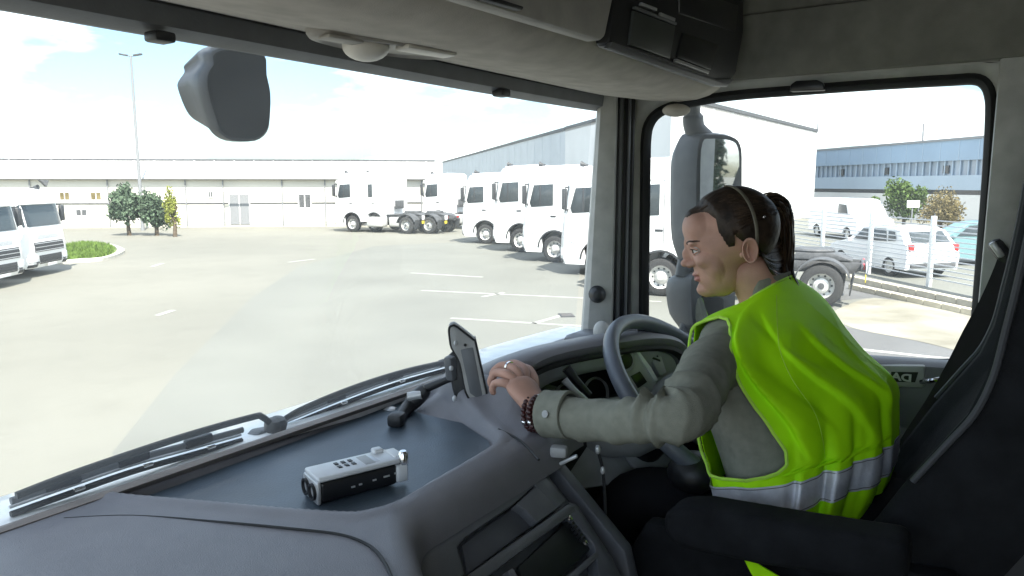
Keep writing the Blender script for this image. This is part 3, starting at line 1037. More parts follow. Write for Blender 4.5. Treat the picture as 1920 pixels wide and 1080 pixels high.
gp = mbody([(1300, 515), (1330, 508), (1372, 512), (1378, 540), (1374, 610), (1350, 628), (1305, 622), (1296, 560)],
           [(1262, 520), (1290, 508), (1352, 510), (1362, 540), (1358, 606), (1336, 622), (1275, 616), (1258, 560)], 'mirror_housing',
           [(1308, 560), (1345, 556), (1356, 566), (1354, 606), (1340, 618), (1308, 614)], 2.08, 2.16)
bm = new(); bm.faces.new([bm.verts.new(p) for p in gp]); bmesh.ops.recalc_face_normals(bm, faces=bm.faces); obj('mirror_glass', bm, M['mirror'], sm, False)
bm = new(); tube(bm, smooth_path([at_d(1322, 262, 2.14), at_d(1302, 240, 2.14), at_d(1300, 205, 2.12), at_d(1302, 180, 2.06), at_d(1310, 150, 2.0)], 5), [.03] * 9 + [.02] * 12, 12); obj('mirror_arm', bm, M['mirror_h'], sm)
bm = new(); tube(bm, smooth_path([at_d(1290, 490, 2.14), at_d(1284, 520, 2.14)], 5), .03, 12); obj('mirror_arm', bm, M['mirror_h'], sm)
bm = new(); tube(bm, smooth_path([at_d(1290, 605, 2.14), at_d(1284, 640, 2.13), at_d(1280, 700, 2.06)], 5), .022, 12); obj('mirror_arm', bm, M['mirror_h'], sm)

# ================================================================== loose things on the dashboard
# two-tone handheld unit lying on the tray
zt = -.4525
o0 = at_z(600, 948, zt); o1 = at_z(757, 906, zt)
ax = (o1 - o0); ax.z = 0; UL = ax.length; ax.normalize()
ay = Vector((-ax.y, ax.x, 0))
UWD, UH = .052, .040
TB = 'black and white handheld unit with two round sockets lying on the dashboard tray'
hu = thing('handheld_unit', TB, 'handheld device', o0 + ax * UL / 2 + ay * UWD / 2)


def hp(a, b, c): return o0 + ax * a + ay * b + Vector((0, 0, c))


def hbox(name, a0, a1, b0, b1, c0, c1, m, bev=.003, parent=None):
    b_ = new()
    prism(b_, [hp(a0, b0, c0), hp(a1, b0, c0), hp(a1, b1, c0), hp(a0, b1, c0)], (0, 0, c1 - c0), bev, 3)
    return obj(name, b_, m, parent or hu, True, 35)


hbox('body', .002, UL - .010, 0, UWD, .001, .032, M['gloss'], .005)
cov = hbox('top_cover', -.002, UL - .004, -.001, UWD + .001, .0325, .0405, M['white_pl'], .0035)
for i in range(3):
    for j in range(2):
        hbox('cover_button', .038 + .011 * i, .044 + .011 * i, .018 + .014 * j, .027 + .014 * j, .0405, .0418, M['black'], .0006, cov)
hbox('cover_label', .076, .092, .008, UWD - .008, .0402, .0410, M['cluster'], .0003, cov)
hbox('cover_label', UL - .045, UL - .034, .010, UWD - .012, .0402, .0409, M['silver'], .0003, cov)
hbox('end_frame', -.004, .003, -.001, UWD + .001, .0, .034, M['silver'], .003)
for b in (.0135, .0385):
    b_ = new(); lathe(b_, [(.0125, -.002), (.0125, .004), (.0095, .004), (.0085, -.004), (0, -.004)], hp(-.004, b, .017), -ax, 20); obj('end_socket', b_, M['black'], hu)
    b_ = new(); lathe(b_, [(.006, 0), (.004, .002), (0, .0025)], hp(-.001, b, .017), -ax, 14); obj('socket_cap', b_, M['cluster'], hu)
hbox('end_clip', UL - .012, UL + .006, -.004, .010, .004, .030, M['white_pl'], .003)
hbox('end_clip', UL - .010, UL + .008, .008, UWD - .006, .028, .042, M['white_pl'], .003)
hbox('end_clip', UL - .028, UL - .012, UWD - .012, UWD + .004, .034, .046, M['white_pl'], .003)
b_ = new(); lathe(b_, [(.008, 0), (.008, .016), (.005, .02)], hp(UL + .002, .004, .030), (0, 0, 1), 14); obj('end_knob', b_, M['chrome'], hu)
for k, (a, w) in enumerate(((.048, .006), (.06, .005), (.082, .006), (.100, .010), (.118, .006))):
    hbox('side_mark', a, a + w, -.0012, .0005, .014 + .001 * k, .0165 + .001 * k, M['silver'], .0002)

# phone holder on its arm and the navigation unit it carries
ph = thing('device_mount', 'black jointed mount clamped to the back of the dashboard, holding the grey screen', 'device mount', at_z(748, 785, zt))
jp = [at_z(746, 786, zt + .004), at_d(768, 760, 1.48), at_d(800, 728, 1.48), at_d(838, 712, 1.47)]
b_ = new(); tube(b_, smooth_path(jp[:3], 4), [.011, .012, .013, .014, .015, .017, .017, .015, .012], 10); obj('mount_arm', b_, M['black'], ph)
b_ = new(); tube(b_, [jp[2], jp[3], at_d(858, 706, 1.465)], [.009, .007, .008], 10); obj('mount_neck', b_, M['black'], ph)
b_ = new(); box(b_, at_z(744, 786, zt + .012), (.035, .03, .026), Euler((0, 0, R(20))).to_matrix(), .008); obj('mount_foot', b_, M['black'], ph)
b_ = new(); lathe(b_, [(.014, -.012), (.016, -.004), (.016, .004), (.012, .012)], at_d(733, 776, 1.50), (.5, -.8, .2), 16); obj('mount_knob', b_, M['silver'], ph)
b_ = new(); lathe(b_, [(.010, -.014), (.010, .014)], at_d(778, 742, 1.475), (.5, -.8, .2), 14); obj('mount_joint', b_, M['silver'], ph)
cr_px = [(838, 668), (852, 655), (866, 672), (876, 720), (900, 752), (893, 758), (878, 762), (872, 756), (856, 754), (848, 730)]
b_ = new(); prism(b_, [at_d(px, py, 1.46) for px, py in cr_px], ray(900, 700) * .02, .004); cr_ = obj('mount_cradle', b_, M['black'], ph, True, 40)
b_ = new(); box(b_, at_d(845, 690, 1.455), (.02, .02, .05), Euler((0, R(-8), 0)).to_matrix(), .006); obj('mount_clamp', b_, M['mirror_h'], ph)
for px, py in ((852, 747), (846, 690)):
    b_ = new(); blob(b_, at_d(px, py, 1.445), (.005, .004, .006)); obj('mount_screw', b_, M['white_pl'], ph)
nu_px = [(841, 612), (847, 607), (856, 609), (888, 634), (893, 642), (916, 748), (914, 757), (905, 759), (888, 755), (873, 735), (862, 680), (846, 650), (842, 630)]
front = smooth_path([at_d(px, py, 1.44) for px, py in nu_px], 3, True)
nv = Vector((.80, .55, .12)).normalized()
cN = sum(front, Vector()) / len(front)
b_ = new(); loft(b_, [[cN + (p - cN) * .88 + nv * -.006 for p in front], [cN + (p - cN) * .96 + nv * -.004 for p in front], front, [p + nv * .012 for p in front], [cN + (p - cN) * .95 + nv * .016 for p in front]], True, True)
nav = obj('navigation_unit', b_, M['nav'], None, True, 50)
tag(nav, 'slim grey navigation screen seen from behind, standing in the dashboard mount', 'navigation device')
rim = [cN + (p - cN) * .965 + nv * -.0045 for p in front]
b_ = new(); tube(b_, rim, .0022, 6, closed=True); obj('unit_rim', b_, M['black'], nav)
b_ = new(); prism(b_, [at_d(px, py, 1.4335) for px, py in ((862, 655), (888, 650), (906, 742), (894, 748), (880, 738))], nv * .004, .003); obj('unit_back_plate', b_, M['mirror_h'], nav)
b_ = new(); blob(b_, at_d(872, 647, 1.432), (.003, .003, .003)); obj('unit_camera', b_, M['gloss'], nav)
b_ = new(); blob(b_, at_d(854, 643, 1.433), (.004, .003, .005)); obj('unit_badge', b_, M['white_pl'], nav)

# ================================================================== THE YARD
M['yard'] = None
m = bpy.data.materials.new('worn_concrete'); m.use_nodes = True; M['yard'] = m
t = m.node_tree; b = t.nodes['Principled BSDF']; b.inputs['Roughness'].default_value = .85
c = t.nodes.new('ShaderNodeTexCoord')
n1 = t.nodes.new('ShaderNodeTexNoise'); n1.inputs['Scale'].default_value = .12; n1.inputs['Detail'].default_value = 6
n2 = t.nodes.new('ShaderNodeTexNoise'); n2.inputs['Scale'].default_value = 60; n2.inputs['Detail'].default_value = 4
r1 = t.nodes.new('ShaderNodeValToRGB'); r1.color_ramp.elements[0].position = .35; r1.color_ramp.elements[1].position = .66
r1.color_ramp.elements[0].color = (.162, .158, .130, 1); r1.color_ramp.elements[1].color = (.200, .194, .160, 1)
r2 = t.nodes.new('ShaderNodeValToRGB'); r2.color_ramp.elements[0].color = (.82, .82, .82, 1); r2.color_ramp.elements[1].color = (1.1, 1.1, 1.1, 1)
mm_ = t.nodes.new('ShaderNodeMix'); mm_.data_type = 'RGBA'; mm_.blend_type = 'MULTIPLY'; mm_.inputs[0].default_value = 1
n3 = t.nodes.new('ShaderNodeTexNoise'); n3.inputs['Scale'].default_value = .9; n3.inputs['Detail'].default_value = 8; n3.inputs['Roughness'].default_value = .68
r3 = t.nodes.new('ShaderNodeValToRGB'); r3.color_ramp.elements[0].position = .30; r3.color_ramp.elements[1].position = .52
r3.color_ramp.elements[0].color = (.90, .90, .895, 1); r3.color_ramp.elements[1].color = (1, 1, 1, 1)
m3 = t.nodes.new('ShaderNodeMix'); m3.data_type = 'RGBA'; m3.blend_type = 'MULTIPLY'; m3.inputs[0].default_value = 1
for n_ in (n1, n2, n3): t.links.new(c.outputs['Object'], n_.inputs['Vector'])
t.links.new(n3.outputs['Fac'], r3.inputs[0])
t.links.new(n1.outputs['Fac'], r1.inputs[0]); t.links.new(n2.outputs['Fac'], r2.inputs[0])
t.links.new(r1.outputs[0], mm_.inputs[6]); t.links.new(r2.outputs[0], mm_.inputs[7]); t.links.new(mm_.outputs[2], m3.inputs[6]); t.links.new(r3.outputs[0], m3.inputs[7]); t.links.new(m3.outputs[2], b.inputs['Base Color'])
M['asphalt'] = mat('grey_asphalt', (.160, .162, .142), .85, spec=.3, scale=.3, var=.10, bump=.2, bscale=40)
M['drive'] = mat('dark_driveway', (.115, .115, .113), .85, spec=.3, scale=.5, var=.12)
M['paint_line'] = mat('road_paint', (.36, .36, .33), .7, scale=2, var=.12)
M['soil'] = mat('dry_soil', (.215, .20, .155), .95, spec=.1, scale=.7, col2=(.31, .295, .24), var=.25, bump=.5, bscale=6)
M['kerb'] = mat('kerb_concrete', (.46, .44, .38), .85, scale=3)
M['grass'] = mat('grass_blades', (.10, .16, .03), .8, spec=.2, scale=3, var=.35)
M['turf'] = mat('turf_soil', (.09, .13, .03), .95, scale=2, var=.3)
M['truck_white'] = mat('truck_white_paint', (.80, .80, .79), .3, coat=.4, var=.03, scale=2)
M['truck_dark'] = mat('truck_dark_plastic', (.035, .037, .04), .55)
M['chassis'] = mat('chassis_grey', (.07, .072, .075), .6, scale=6, var=.3)
M['tyre'] = mat('tyre_rubber', (.028, .028, .028), .85, bump=.3, bscale=60)
M['rim'] = mat('wheel_steel', (.55, .55, .53), .4, metal=.3, scale=8, var=.1)
M['grille'] = mat('grille_black', (.03, .031, .035), .4)
M['hl'] = mat('headlight_glass', (.55, .57, .6), .1)
M['wallw'] = mat('white_render_wall', (.72, .72, .70), .8, scale=.4, var=.05)
M['wallg'] = mat('grey_cladding', (.52, .55, .57), .6, scale=.5, var=.05)
M['wallcream'] = mat('cream_wall', (.66, .63, .55), .85, scale=.4, var=.06)
M['roofp'] = mat('pale_roof_sheet', (.50, .48, .46), .7, scale=.6, var=.08)
M['blue'] = mat('blue_cladding', (.25, .35, .46), .5, scale=.3, var=.06)
M['blue_l'] = mat('light_blue_cladding', (.34, .43, .52), .5, scale=.3, var=.06)
M['winf'] = mat('far_glass_band', (.21, .27, .34), .25, spec=.8, scale=.5, var=.2)
M['darkwin'] = mat('dark_window', (.03, .035, .04), .2)
M['bark'] = mat('bark', (.10, .075, .05), .9, scale=8, var=.3)
M['leaf_g'] = mat('leaf_green', (.075, .12, .03), .7, spec=.2, scale=3, var=.4)
M['leaf_d'] = mat('leaf_dark', (.09, .13, .08), .7, spec=.2, scale=3, var=.4)
M['leaf_b'] = mat('leaf_brown', (.16, .13, .06), .8, spec=.2, scale=3, var=.35)
M['leaf_y'] = mat('leaf_yellow', (.22, .24, .05), .7, spec=.2, scale=3, var=.3)
M['fence_p'] = mat('fence_post_white', (.74, .75, .74), .5)
M['fence_s'] = mat('fence_slat_grey', (.50, .52, .54), .5)
M['metal_pole'] = mat('galvanised_steel', (.23, .235, .24), .55, metal=.2)
M['car_white'] = mat('car_white_paint', (.80, .81, .81), .25, coat=.6, var=.02)
M['car_teal'] = mat('car_teal_paint', (.13, .24, .25), .3, coat=.6, var=.04)
M['tail'] = mat('tail_light', (.35, .03, .03), .2)
M['yellow'] = mat('yellow_marker', (.70, .55, .03), .5)
M['timber'] = mat('sun_bleached_rail', (.52, .47, .36), .85, scale=5)

sheet('yard_ground', [(-2500, -2500), (2500, -2500), (2500, 2500), (-2500, 2500)], 0, M['yard'])
# darker re-laid asphalt where the bays are, its edge running diagonally from the left of the windscreen
pa = [ground(210, 850), ground(330, 700), ground(470, 560), ground(560, 500), ground(700, 462), ground(900, 452)]
pr = [(60, 40), (60, -30), (2, -30), (1.0, 1)]
sheet('asphalt_apron', [(p.x, p.y) for p in pa] + pr, .004, M['asphalt'])


def stripe(p, q, w, name='bay_line'):
    p, q = Vector((p.x, p.y, 0)), Vector((q.x, q.y, 0))
    d = (q - p).normalized(); nrm = Vector((-d.y, d.x, 0)) * w / 2
    pts = []
    N_ = 12
    for k in range(N_ + 1):
        pts.append(p.lerp(q, k / N_) + nrm * (1 + .25 * noise.noise(p.lerp(q, k / N_) * 3)))
    for k in range(N_, -1, -1):
        pts.append(p.lerp(q, k / N_) - nrm * (1 + .25 * noise.noise(p.lerp(q, k / N_) * 3 + Vector((9, 0, 0)))))
    return sheet(name, pts, .008, M['paint_line'])


stripe(ground(790, 545), ground(1240, 566), .11)
stripe(ground(845, 597), ground(1260, 622), .11)
stripe(ground(770, 512), ground(905, 520), .13)
stripe(ground(1000, 607), ground(1060, 590), .12)
stripe(ground(905, 557), ground(945, 549), .12)
stripe(ground(295, 592), ground(325, 582), .14, 'lane_mark')
stripe(ground(540, 492), ground(590, 486), .14, 'lane_mark')
stripe(ground(285, 500), ground(305, 494), .14, 'lane_mark')

dp = ground(1062, 592)
dc = thing('drain_cover', 'dark square drain cover in the asphalt near the bay lines', 'drain cover', dp)
b_ = new(); box(b_, dp + Vector((0, 0, .012)), (.42, .30, .02), Euler((0, 0, R(40))).to_matrix(), .004); obj('drain_frame', b_, mat('cast_iron', (.04, .04, .042), .7), dc)
for k in range(4):
    b_ = new(); box(b_, dp + Matrix.Rotation(R(40), 3, 'Z') @ Vector((-.12 + .08 * k, 0, .026)), (.04, .24, .008), Euler((0, 0, R(40))).to_matrix()); obj('drain_bar', b_, mat('worn_iron', (.09, .085, .08), .6), dc)

# ------------------------------------------------------------------ white tractor unit
def tractor():
    tr = thing('tractor_unit', 'placeholder', 'truck', (0, 0, 0))
    hw = 1.22
    # cab body: side profile lofted across with rounded front corners; front axle at y = 0, front at y = 1.32
    prof = [(-.78, .62), (-.80, 2.2), (-.78, 3.36), (-.60, 3.48), (.55, 3.44), (.90, 3.32), (1.10, 2.98), (1.25, 1.95), (1.32, 1.2), (1.34, .55), (1.26, .36), (.66, .36), (.62, .62), (.52, .92), (.30, 1.10), (0, 1.16), (-.30, 1.10), (-.52, .92), (-.58, .62)]
    bm_ = new()
    rings_ = []
    for k in range(15):
        u = -1 + 2 * k / 14
        x = hw * u
        e = max(0, (abs(u) - .80) / .20)
        rings_.append([Vector((x, y - (.17 * e * e if y > .6 and z < 4 else 0) + (.06 * e * e if y < -.7 else 0), z - .06 * e * e * (z > 3.2))) for y, z in prof])
    loft(bm_, rings_, True, True)
    body = obj('cab_body', bm_, M['truck_white'], tr, True, 40)

    def bx(name, c_, s_, m_, bev=.02, par=None, rot=None):
        b_ = new(); box(b_, c_, s_, rot, bev); return obj(name, b_, m_, par or tr, True, 40)
    # windscreen follows the raked front
    def front_y(z):
        pts_ = [(.36, 1.26), (.55, 1.34), (1.2, 1.32), (1.95, 1.25), (2.98, 1.10), (3.32, .90)]
        for (z0, y0), (z1, y1) in zip(pts_, pts_[1:]):
            if z0 <= z <= z1: return y0 + (y1 - y0) * (z - z0) / (z1 - z0)
        return 1.2
    def front_panel(name, x0, x1, z0, z1, m_, proud, par=None, nx=12):
        b_ = new()
        rr_ = []
        for k in range(nx + 1):
            x = x0 + (x1 - x0) * k / nx
            e = max(0, (abs(x / hw) - .80) / .20)
            rr_.append([Vector((x, front_y(z) - .17 * e * e + dz_, z)) for z, dz_ in ((z0, -.03), (z0, proud), ((z0 + z1) / 2, proud), (z1, proud), (z1, -.03))])
        loft(b_, rr_, True, True); return obj(name, b_, m_, par or tr, True, 40)
    ws = front_panel('windscreen', -1.12, 1.12, 1.98, 2.82, M['glass_tint'], .012)
    front_panel('sun_visor', -1.1, 1.1, 2.86, 3.04, M['truck_white'], .12)
    gr = front_panel('grille', -.86, .86, .98, 1.36, M['grille'], .015)
    for k in range(5):
        front_panel('grille_bar', -.84, .84, 1.01 + .072 * k, 1.035 + .072 * k, M['truck_dark'] if k % 2 else M['silver'], .03, gr, 6)
    front_panel('badge_panel', -.62, .62, 1.50, 1.64, M['silver'], .012)
    lg = front_panel('lower_grille', -.66, .66, .50, .84, M['grille'], .015)
    for k in range(3):
        front_panel('grille_bar', -.64, .64, .56 + .09 * k, .585 + .09 * k, M['truck_dark'], .03, lg, 6)
    bx('number_plate', (0, 1.365, .44), (.52, .012, .11), M['fence_p'], .003)
    for sx in (-1, 1):
        front_panel('fog_lamp', sx * .80 - .06, sx * .80 + .06, .54, .62, M['chassis'], .03, None, 3)
        front_panel('headlight', sx * .98 - .17, sx * .98 + .17, .62, .86, M['hl'], .02, None, 5)
        front_panel('step_panel', sx * .95 - .18, sx * .95 + .18, .40, .52, M['truck_dark'], .02, None, 5)
        x = sx * (hw + .004)
        b_ = new()
        prism(b_, [Vector((x, y, z)) for y, z in ((.06, 2.04), (.90, 1.98), (.96, 2.14), (.80, 2.76), (.06, 2.80))], (sx * .012, 0, 0), .004)
        w_ = obj('side_window', b_, M['glass_tint'], tr, True, 40)
        b_ = new()
        prism(b_, [Vector((x, y, z)) for y, z in ((.52, 2.02), (.58, 2.02), (.58, 2.78), (.52, 2.78))], (sx * .02, 0, 0), .004)
        obj('window_bar', b_, M['truck_dark'], w_)
        b_ = new()      # door joints and handle recess
        tube(b_, [Vector((x, y, z)) for y, z in ((-.06, 1.22), (-.06, 2.90), (.80, 2.90), (1.06, 2.0), (1.04, 1.10), (.80, 1.02))], .008, 5); obj('door_joint', b_, M['chassis'], tr)
        bx('door_handle', (x, .06, 1.66), (.03, .20, .06), M['truck_dark'], .01)
        # mirrors on the door's front edge
        mr = bx('side_mirror', (sx * (hw + .22), 1.08, 2.42), (.22, .12, .66), M['truck_dark'], .04)
        bx('mirror_arm', (sx * (hw + .10), 1.04, 2.78), (.26, .05, .05), M['truck_dark'], .01, mr)
        bx('mirror_arm', (sx * (hw + .10), 1.04, 2.08), (.26, .05, .05), M['truck_dark'], .01, mr)
        # arch liner
        b_ = new()
        pth_ = [Vector((sx * (hw - .10), .64 * math.cos(a), .54 + .64 * math.sin(a))) for a in [math.pi * k / 12 for k in range(13)]]
        rr_ = [[p + Vector((sx * .13, 0, 0)), p + Vector((sx * .13, 0, .0)) * 1.0 + (p - Vector((sx * (hw - .1), 0, .54))) * -.08, p + Vector((-sx * .3, 0, 0)) + (p - Vector((sx * (hw - .1), 0, .54))) * -.08, p + Vector((-sx * .3, 0, 0))] for p in pth_]
        loft(b_, rr_, True, True); obj('wheel_arch', b_, M['truck_dark'], tr, True, 40)
        # entry steps behind the bumper
        bx('step', (sx * (hw - .06), .80, .50), (.10, .26, .05), M['chassis'], .01)
        # rear mudguard
        b_ = new()
        pth_ = [Vector((sx * .92, -3.72 + .60 * math.cos(a), .49 + .60 * math.sin(a))) for a in [R(10) + R(150) * k / 12 for k in range(13)]]
        rr_ = [[p + Vector((.32, 0, 0)), p + Vector((.32, 0, 0)) + (p - Vector((sx * .92, -3.72, .49))) * .04, p + Vector((-.32, 0, 0)) + (p - Vector((sx * .92, -3.72, .49))) * .04, p + Vector((-.32, 0, 0))] for p in pth_]
        loft(b_, rr_, True, True); obj('mudguard', b_, M['chassis'], tr, True, 40)
        b_ = new(); box(b_, (sx * 1.0, -4.36, .55), (.5, .03, .5), Euler((R(8), 0, 0)).to_matrix(), .008); obj('mud_flap', b_, M['truck_dark'], tr)
    # frame, tank, fifth wheel, rear beam
    for sx in (-1, 1):
        b_ = new(); prism(b_, [Vector((sx * .40, y, z)) for y, z in ((-.5, .72), (-4.35, .72), (-4.62, .84), (-4.62, .98), (-.5, 1.0))], (sx * .08, 0, 0), .01); obj('frame_rail', b_, M['chassis'], tr)
        b_ = new(); box(b_, (sx * .88, -1.55, .62), (.62, 1.1, .56), None, .10, 3); obj('fuel_tank', b_, M['rim'] if sx < 0 else M['chassis'], tr)
        b_ = new(); box(b_, (sx * .62, -4.58, .92), (.30, .06, .14), None, .02); obj('tail_lamp', b_, M['tail'], tr)
    bx('rear_beam', (0, -4.55, .90), (1.6, .06, .16), M['chassis'], .02)
    bx('number_plate', (-.78, -4.64, .92), (.30, .012, .24), M['fence_p'], .004)
    bx('rear_marker', (-.80, -4.63, .66), (.26, .02, .16), M['yellow'], .004)
    b_ = new(); lathe(b_, [(.0, 1.26), (.46, 1.26), (.50, 1.22), (.48, 1.16), (.0, 1.14)], (0, -3.45, 0), (0, 0, 1), 24, False); obj('fifth_wheel', b_, M['chassis'], tr)
    b_ = new(); prism(b_, [Vector((-.5, y, z)) for y, z in ((-3.0, 1.02), (-3.1, 1.18), (-3.9, 1.18), (-4.35, 1.02))], (1.0, 0, 0), .02); obj('coupling_ramp', b_, M['chassis'], tr)
    bx('deck_plate', (0, -1.9, 1.03), (1.1, 1.7, .04), M['chassis'], .01)
    bx('air_line_rack', (0, -1.0, 1.6), (.9, .05, .5), M['chassis'], .02)
    # horn and marker lamps on the roof
    b_ = new(); lathe(b_, [(.03, 0), (.035, .06), (.10, .20), (.11, .22), (.0, .18)], (-.6, .62, 3.48), (0, 1, .12), 14, False); obj('roof_horn', b_, M['truck_dark'], tr)
    bx('roof_marker', (-.95, .72, 3.40), (.12, .10, .05), M['hl'], .01)
    bx('roof_marker', (.95, .72, 3.40), (.12, .10, .05), M['hl'], .01)
    # wheels
    def wheel(x, y, sx, r=.485, w=.31, deep=False):
        b_ = new()
        h = w / 2
        lathe(b_, [(.29, -h), (.33, -h), (r - .06, -h), (r - .015, -h + .03), (r, -h + .07), (r, h - .07), (r - .015, h - .03), (r - .06, h), (.33, h), (.29, h)], (x, y, r), (sx, 0, 0), 36, False)
        ty = obj('wheel', b_, M['tyre'], tr, True, 35)
        b_ = new()
        pr_ = [(.30, h + .005), (.305, h - .01), (.285, h - .03), (.265, h - .05), (.25, h - .09), (.20, h - (.12 if not deep else .10)), (.15, h - .07), (.13, h - .04), (.10, h + .0), (.07, h + .02), (.0, h + .022)]
        if deep: pr_ = [(.30, h + .005), (.30, h - .02), (.28, h - .05), (.265, h - .16), (.19, h - .18), (.17, h - .10), (.13, h - .08), (.12, h - .01), (.0, h)]
        lathe(b_, pr_, (x, y, r), (sx, 0, 0), 36, False); obj('wheel_rim', b_, M['rim'], ty, True, 35)
        for k in range(10):
            a = 2 * math.pi * k / 10
            b_ = new(); rr_ = .225
            lathe(b_, [(.026, 0), (.026, .012), (0, .012)], (x + sx * (h - (.105 if not deep else .175)), y + rr_ * math.cos(a), r + rr_ * math.sin(a)), (sx, 0, 0), 8); obj('rim_hole', b_, M['truck_dark'], ty)
        b_ = new(); lathe(b_, [(.075, 0), (.07, .03), (.0, .035)], (x + sx * (h + (.0 if not deep else -.01)), y, r), (sx, 0, 0), 16); obj('hub_cap', b_, M['chassis'] if deep else M['rim'], ty)
    for sx in (-1, 1):
        wheel(sx * 1.04, 0, sx)
        wheel(sx * 1.06, -3.72, sx, deep=True)
        wheel(sx * .72, -3.72, sx, deep=True)
    return tr


TR = tractor()
GR = 'white tractor units parked in a row'
HEAD = math.atan2(.58, 3.74)                          # the row's heading, turned a little towards us
fa = ground(1237, 556); step = Vector((2.35, 3.2, 0))
hd = Vector((-math.sin(HEAD), math.cos(HEAD), 0)); side = Vector((math.cos(HEAD), math.sin(HEAD), 0))
# the row: offset so that the near wheel's outer face lands on the measured point
wB = ground(1030, 492)
dif = Vector((wB.x - fa.x, wB.y - fa.y, 0)) / 2
labs = ['white tractor unit right behind the side mirror and the driver, rear frame in view',
        'white tractor unit half hidden by the windscreen pillar, second along the row',
        'white tractor unit left of the windscreen pillar with its whole front wheel in view',
        'white tractor unit beyond the one left of the windscreen pillar, its window showing past it',
        'fifth white tractor unit along the row from the side mirror',
        'sixth white tractor unit along the row, far from the pillar',
        'seventh white tractor unit along the row, farther still',
        'last white tractor unit at the far end of the right-hand row']
jit = random.Random(8)
for k in (0, 1, 2, 3, 4, 7):
    p = fa + dif * k
    c_ = Vector((p.x, p.y, 0)) + side * 1.19
    if k == 0:
        o = TR; o.location = c_; o.rotation_euler = (0, 0, HEAD); o['label'] = labs[0]
    else:
        o = dup(TR, c_ + hd * jit.uniform(-.25, .25), HEAD + R(jit.uniform(-1.5, 1.5)), labs[k])
        o.scale = (1, 1, (1, .97, 1.0, 1.03, .96, 1, 1, 1)[k])
    o['group'] = GR
# two more, parked apart at the back
for (px, py, lab) in ((724, 433, 'white tractor unit standing apart in the far middle of the yard'), (684, 433, 'white tractor unit at the far middle of the yard, leftmost of the distant pair')):
    p = ground(px, py); dup(TR, (p.x, p.y, 0), HEAD, lab)['group'] = GR
# the pair on the left, facing us
a_l = R(-50)
for (px, py, lab) in ((98, 514, 'white truck facing the yard at the left edge, beside the grass island'), (10, 540, 'white truck cut off by the left edge of the picture, nearest of the left pair')):
    p = ground(px, py, .0)
    f_ = Vector((math.cos(a_l), math.sin(a_l), 0))
    o = dup(TR, Vector((p.x, p.y, 0)) - f_ * 1.33, a_l - math.pi / 2, lab); o.scale = (1, 1, .77); o['group'] = 'white trucks on the left facing the yard'


# ------------------------------------------------------------------ buildings
def wall_slab(name, a, b, z0, z1, th, m, parent, smooth=False):
    """upright slab from plan point a to b; thickness away from the camera"""
    a, b = Vector((a[0], a[1], 0)), Vector((b[0], b[1], 0))
    d = (b - a).normalized(); nrm = Vector((-d.y, d.x, 0))
    if nrm.dot((a + b) / 2) < 0: nrm = -nrm
    b_ = new()
    prism(b_, [a + Vector((0, 0, z0)), b + Vector((0, 0, z0)), b + nrm * th + Vector((0, 0, z0)), a + nrm * th + Vector((0, 0, z0))], (0, 0, z1 - z0))
    return obj(name, b_, m, parent, smooth)


def along(a, b, t, off=0.0):
    a, b = Vector((a[0], a[1], 0)), Vector((b[0], b[1], 0))
    d = (b - a).normalized(); nrm = Vector((-d.y, d.x, 0))
    if nrm.dot((a + b) / 2) < 0: nrm = -nrm
    p = a.lerp(b, t) - nrm * off
    return (p.x, p.y)


# big white hall on the right with its grey neighbour
zt_ = at_d(1060, 240, 60).z
A0 = at_d(1060, 240, 60); A1 = at_d(1115, 225, 60 * 105 / 120)
B0 = at_d(1360, 203, 60 * 105 / 142); B1 = at_d(1533, 245, 63)
dA = (A1 - A0); dB = (B0 - B1); dA.z = dB.z = 0
den = dA.x * dB.y - dA.y * dB.x
tt = ((B1.x - A0.x) * dB.y - (B1.y - A0.y) * dB.x) / den
CX = A0 + dA * tt
print('corner', CX, A0, B1)
hall = thing('white_hall', 'large white windowless hall behind the row of tractor units', 'building', (CX.x, CX.y, 0))
wall_slab('wall', (A0.x, A0.y), (CX.x, CX.y), 0, zt_, .4, M['wallw'], hall)
wall_slab('wall', (CX.x, CX.y), (B1.x, B1.y), 0, zt_ + .004, .4, M['wallw'], hall)
wall_slab('roof_edge', along(A0, CX, 0, .06), along(A0, CX, 1, .06), zt_ - .12, zt_ + .10, .5, M['chassis'], hall)
wall_slab('roof_edge', along(CX, B1, 0, .06), along(CX, B1, 1, .06), zt_ - .10, zt_ + .12, .5, M['chassis'], hall)
back = A0 + (B1 - CX)
b_ = new(); prism(b_, [Vector((q.x, q.y, zt_ - .3)) for q in (A0, CX, B1, Vector((back.x, back.y, 0)))], (0, 0, .2)); obj('roof', b_, M['roofp'], hall, False)
dW = (B1 - CX); Lw = dW.length
for k in range(9):
    t_ = .06 + .88 * k / 8
    wall_slab('wall_joint', along(CX, B1, t_, .02), along(CX, B1, t_ + .06 / Lw, .02), .2, zt_ - .15, .03, M['wallg'], hall)
b_ = new(); box(b_, (B1.x, B1.y, zt_ + .35), (.12, .12, .7), None, 0); obj('vent_pipe', b_, M['metal_pole'], hall, False)
G1 = at_d(890, 287, 60 * 105 / 58)
far = A0 + (G1 - A0) * 1.9
gh = thing('grey_hall', 'long grey clad hall adjoining the white hall, far behind the trucks', 'building', (A0.x, A0.y, 0))
wall_slab('wall', (far.x, far.y), (A0.x, A0.y), 0, zt_ - .02, .5, M['wallg'], gh)
wall_slab('roof_edge', along(far, A0, 0, .08), along(far, A0, 1, .08), zt_ - .2, zt_ + .06, .6, M['chassis'], gh)
for k in range(30):
    t_ = (k + .5) / 30
    wall_slab('cladding_joint', along(far, A0, t_, .03), along(far, A0, t_ + .0008, .015), .3, zt_ - .25, .03, M['wallg'], gh)

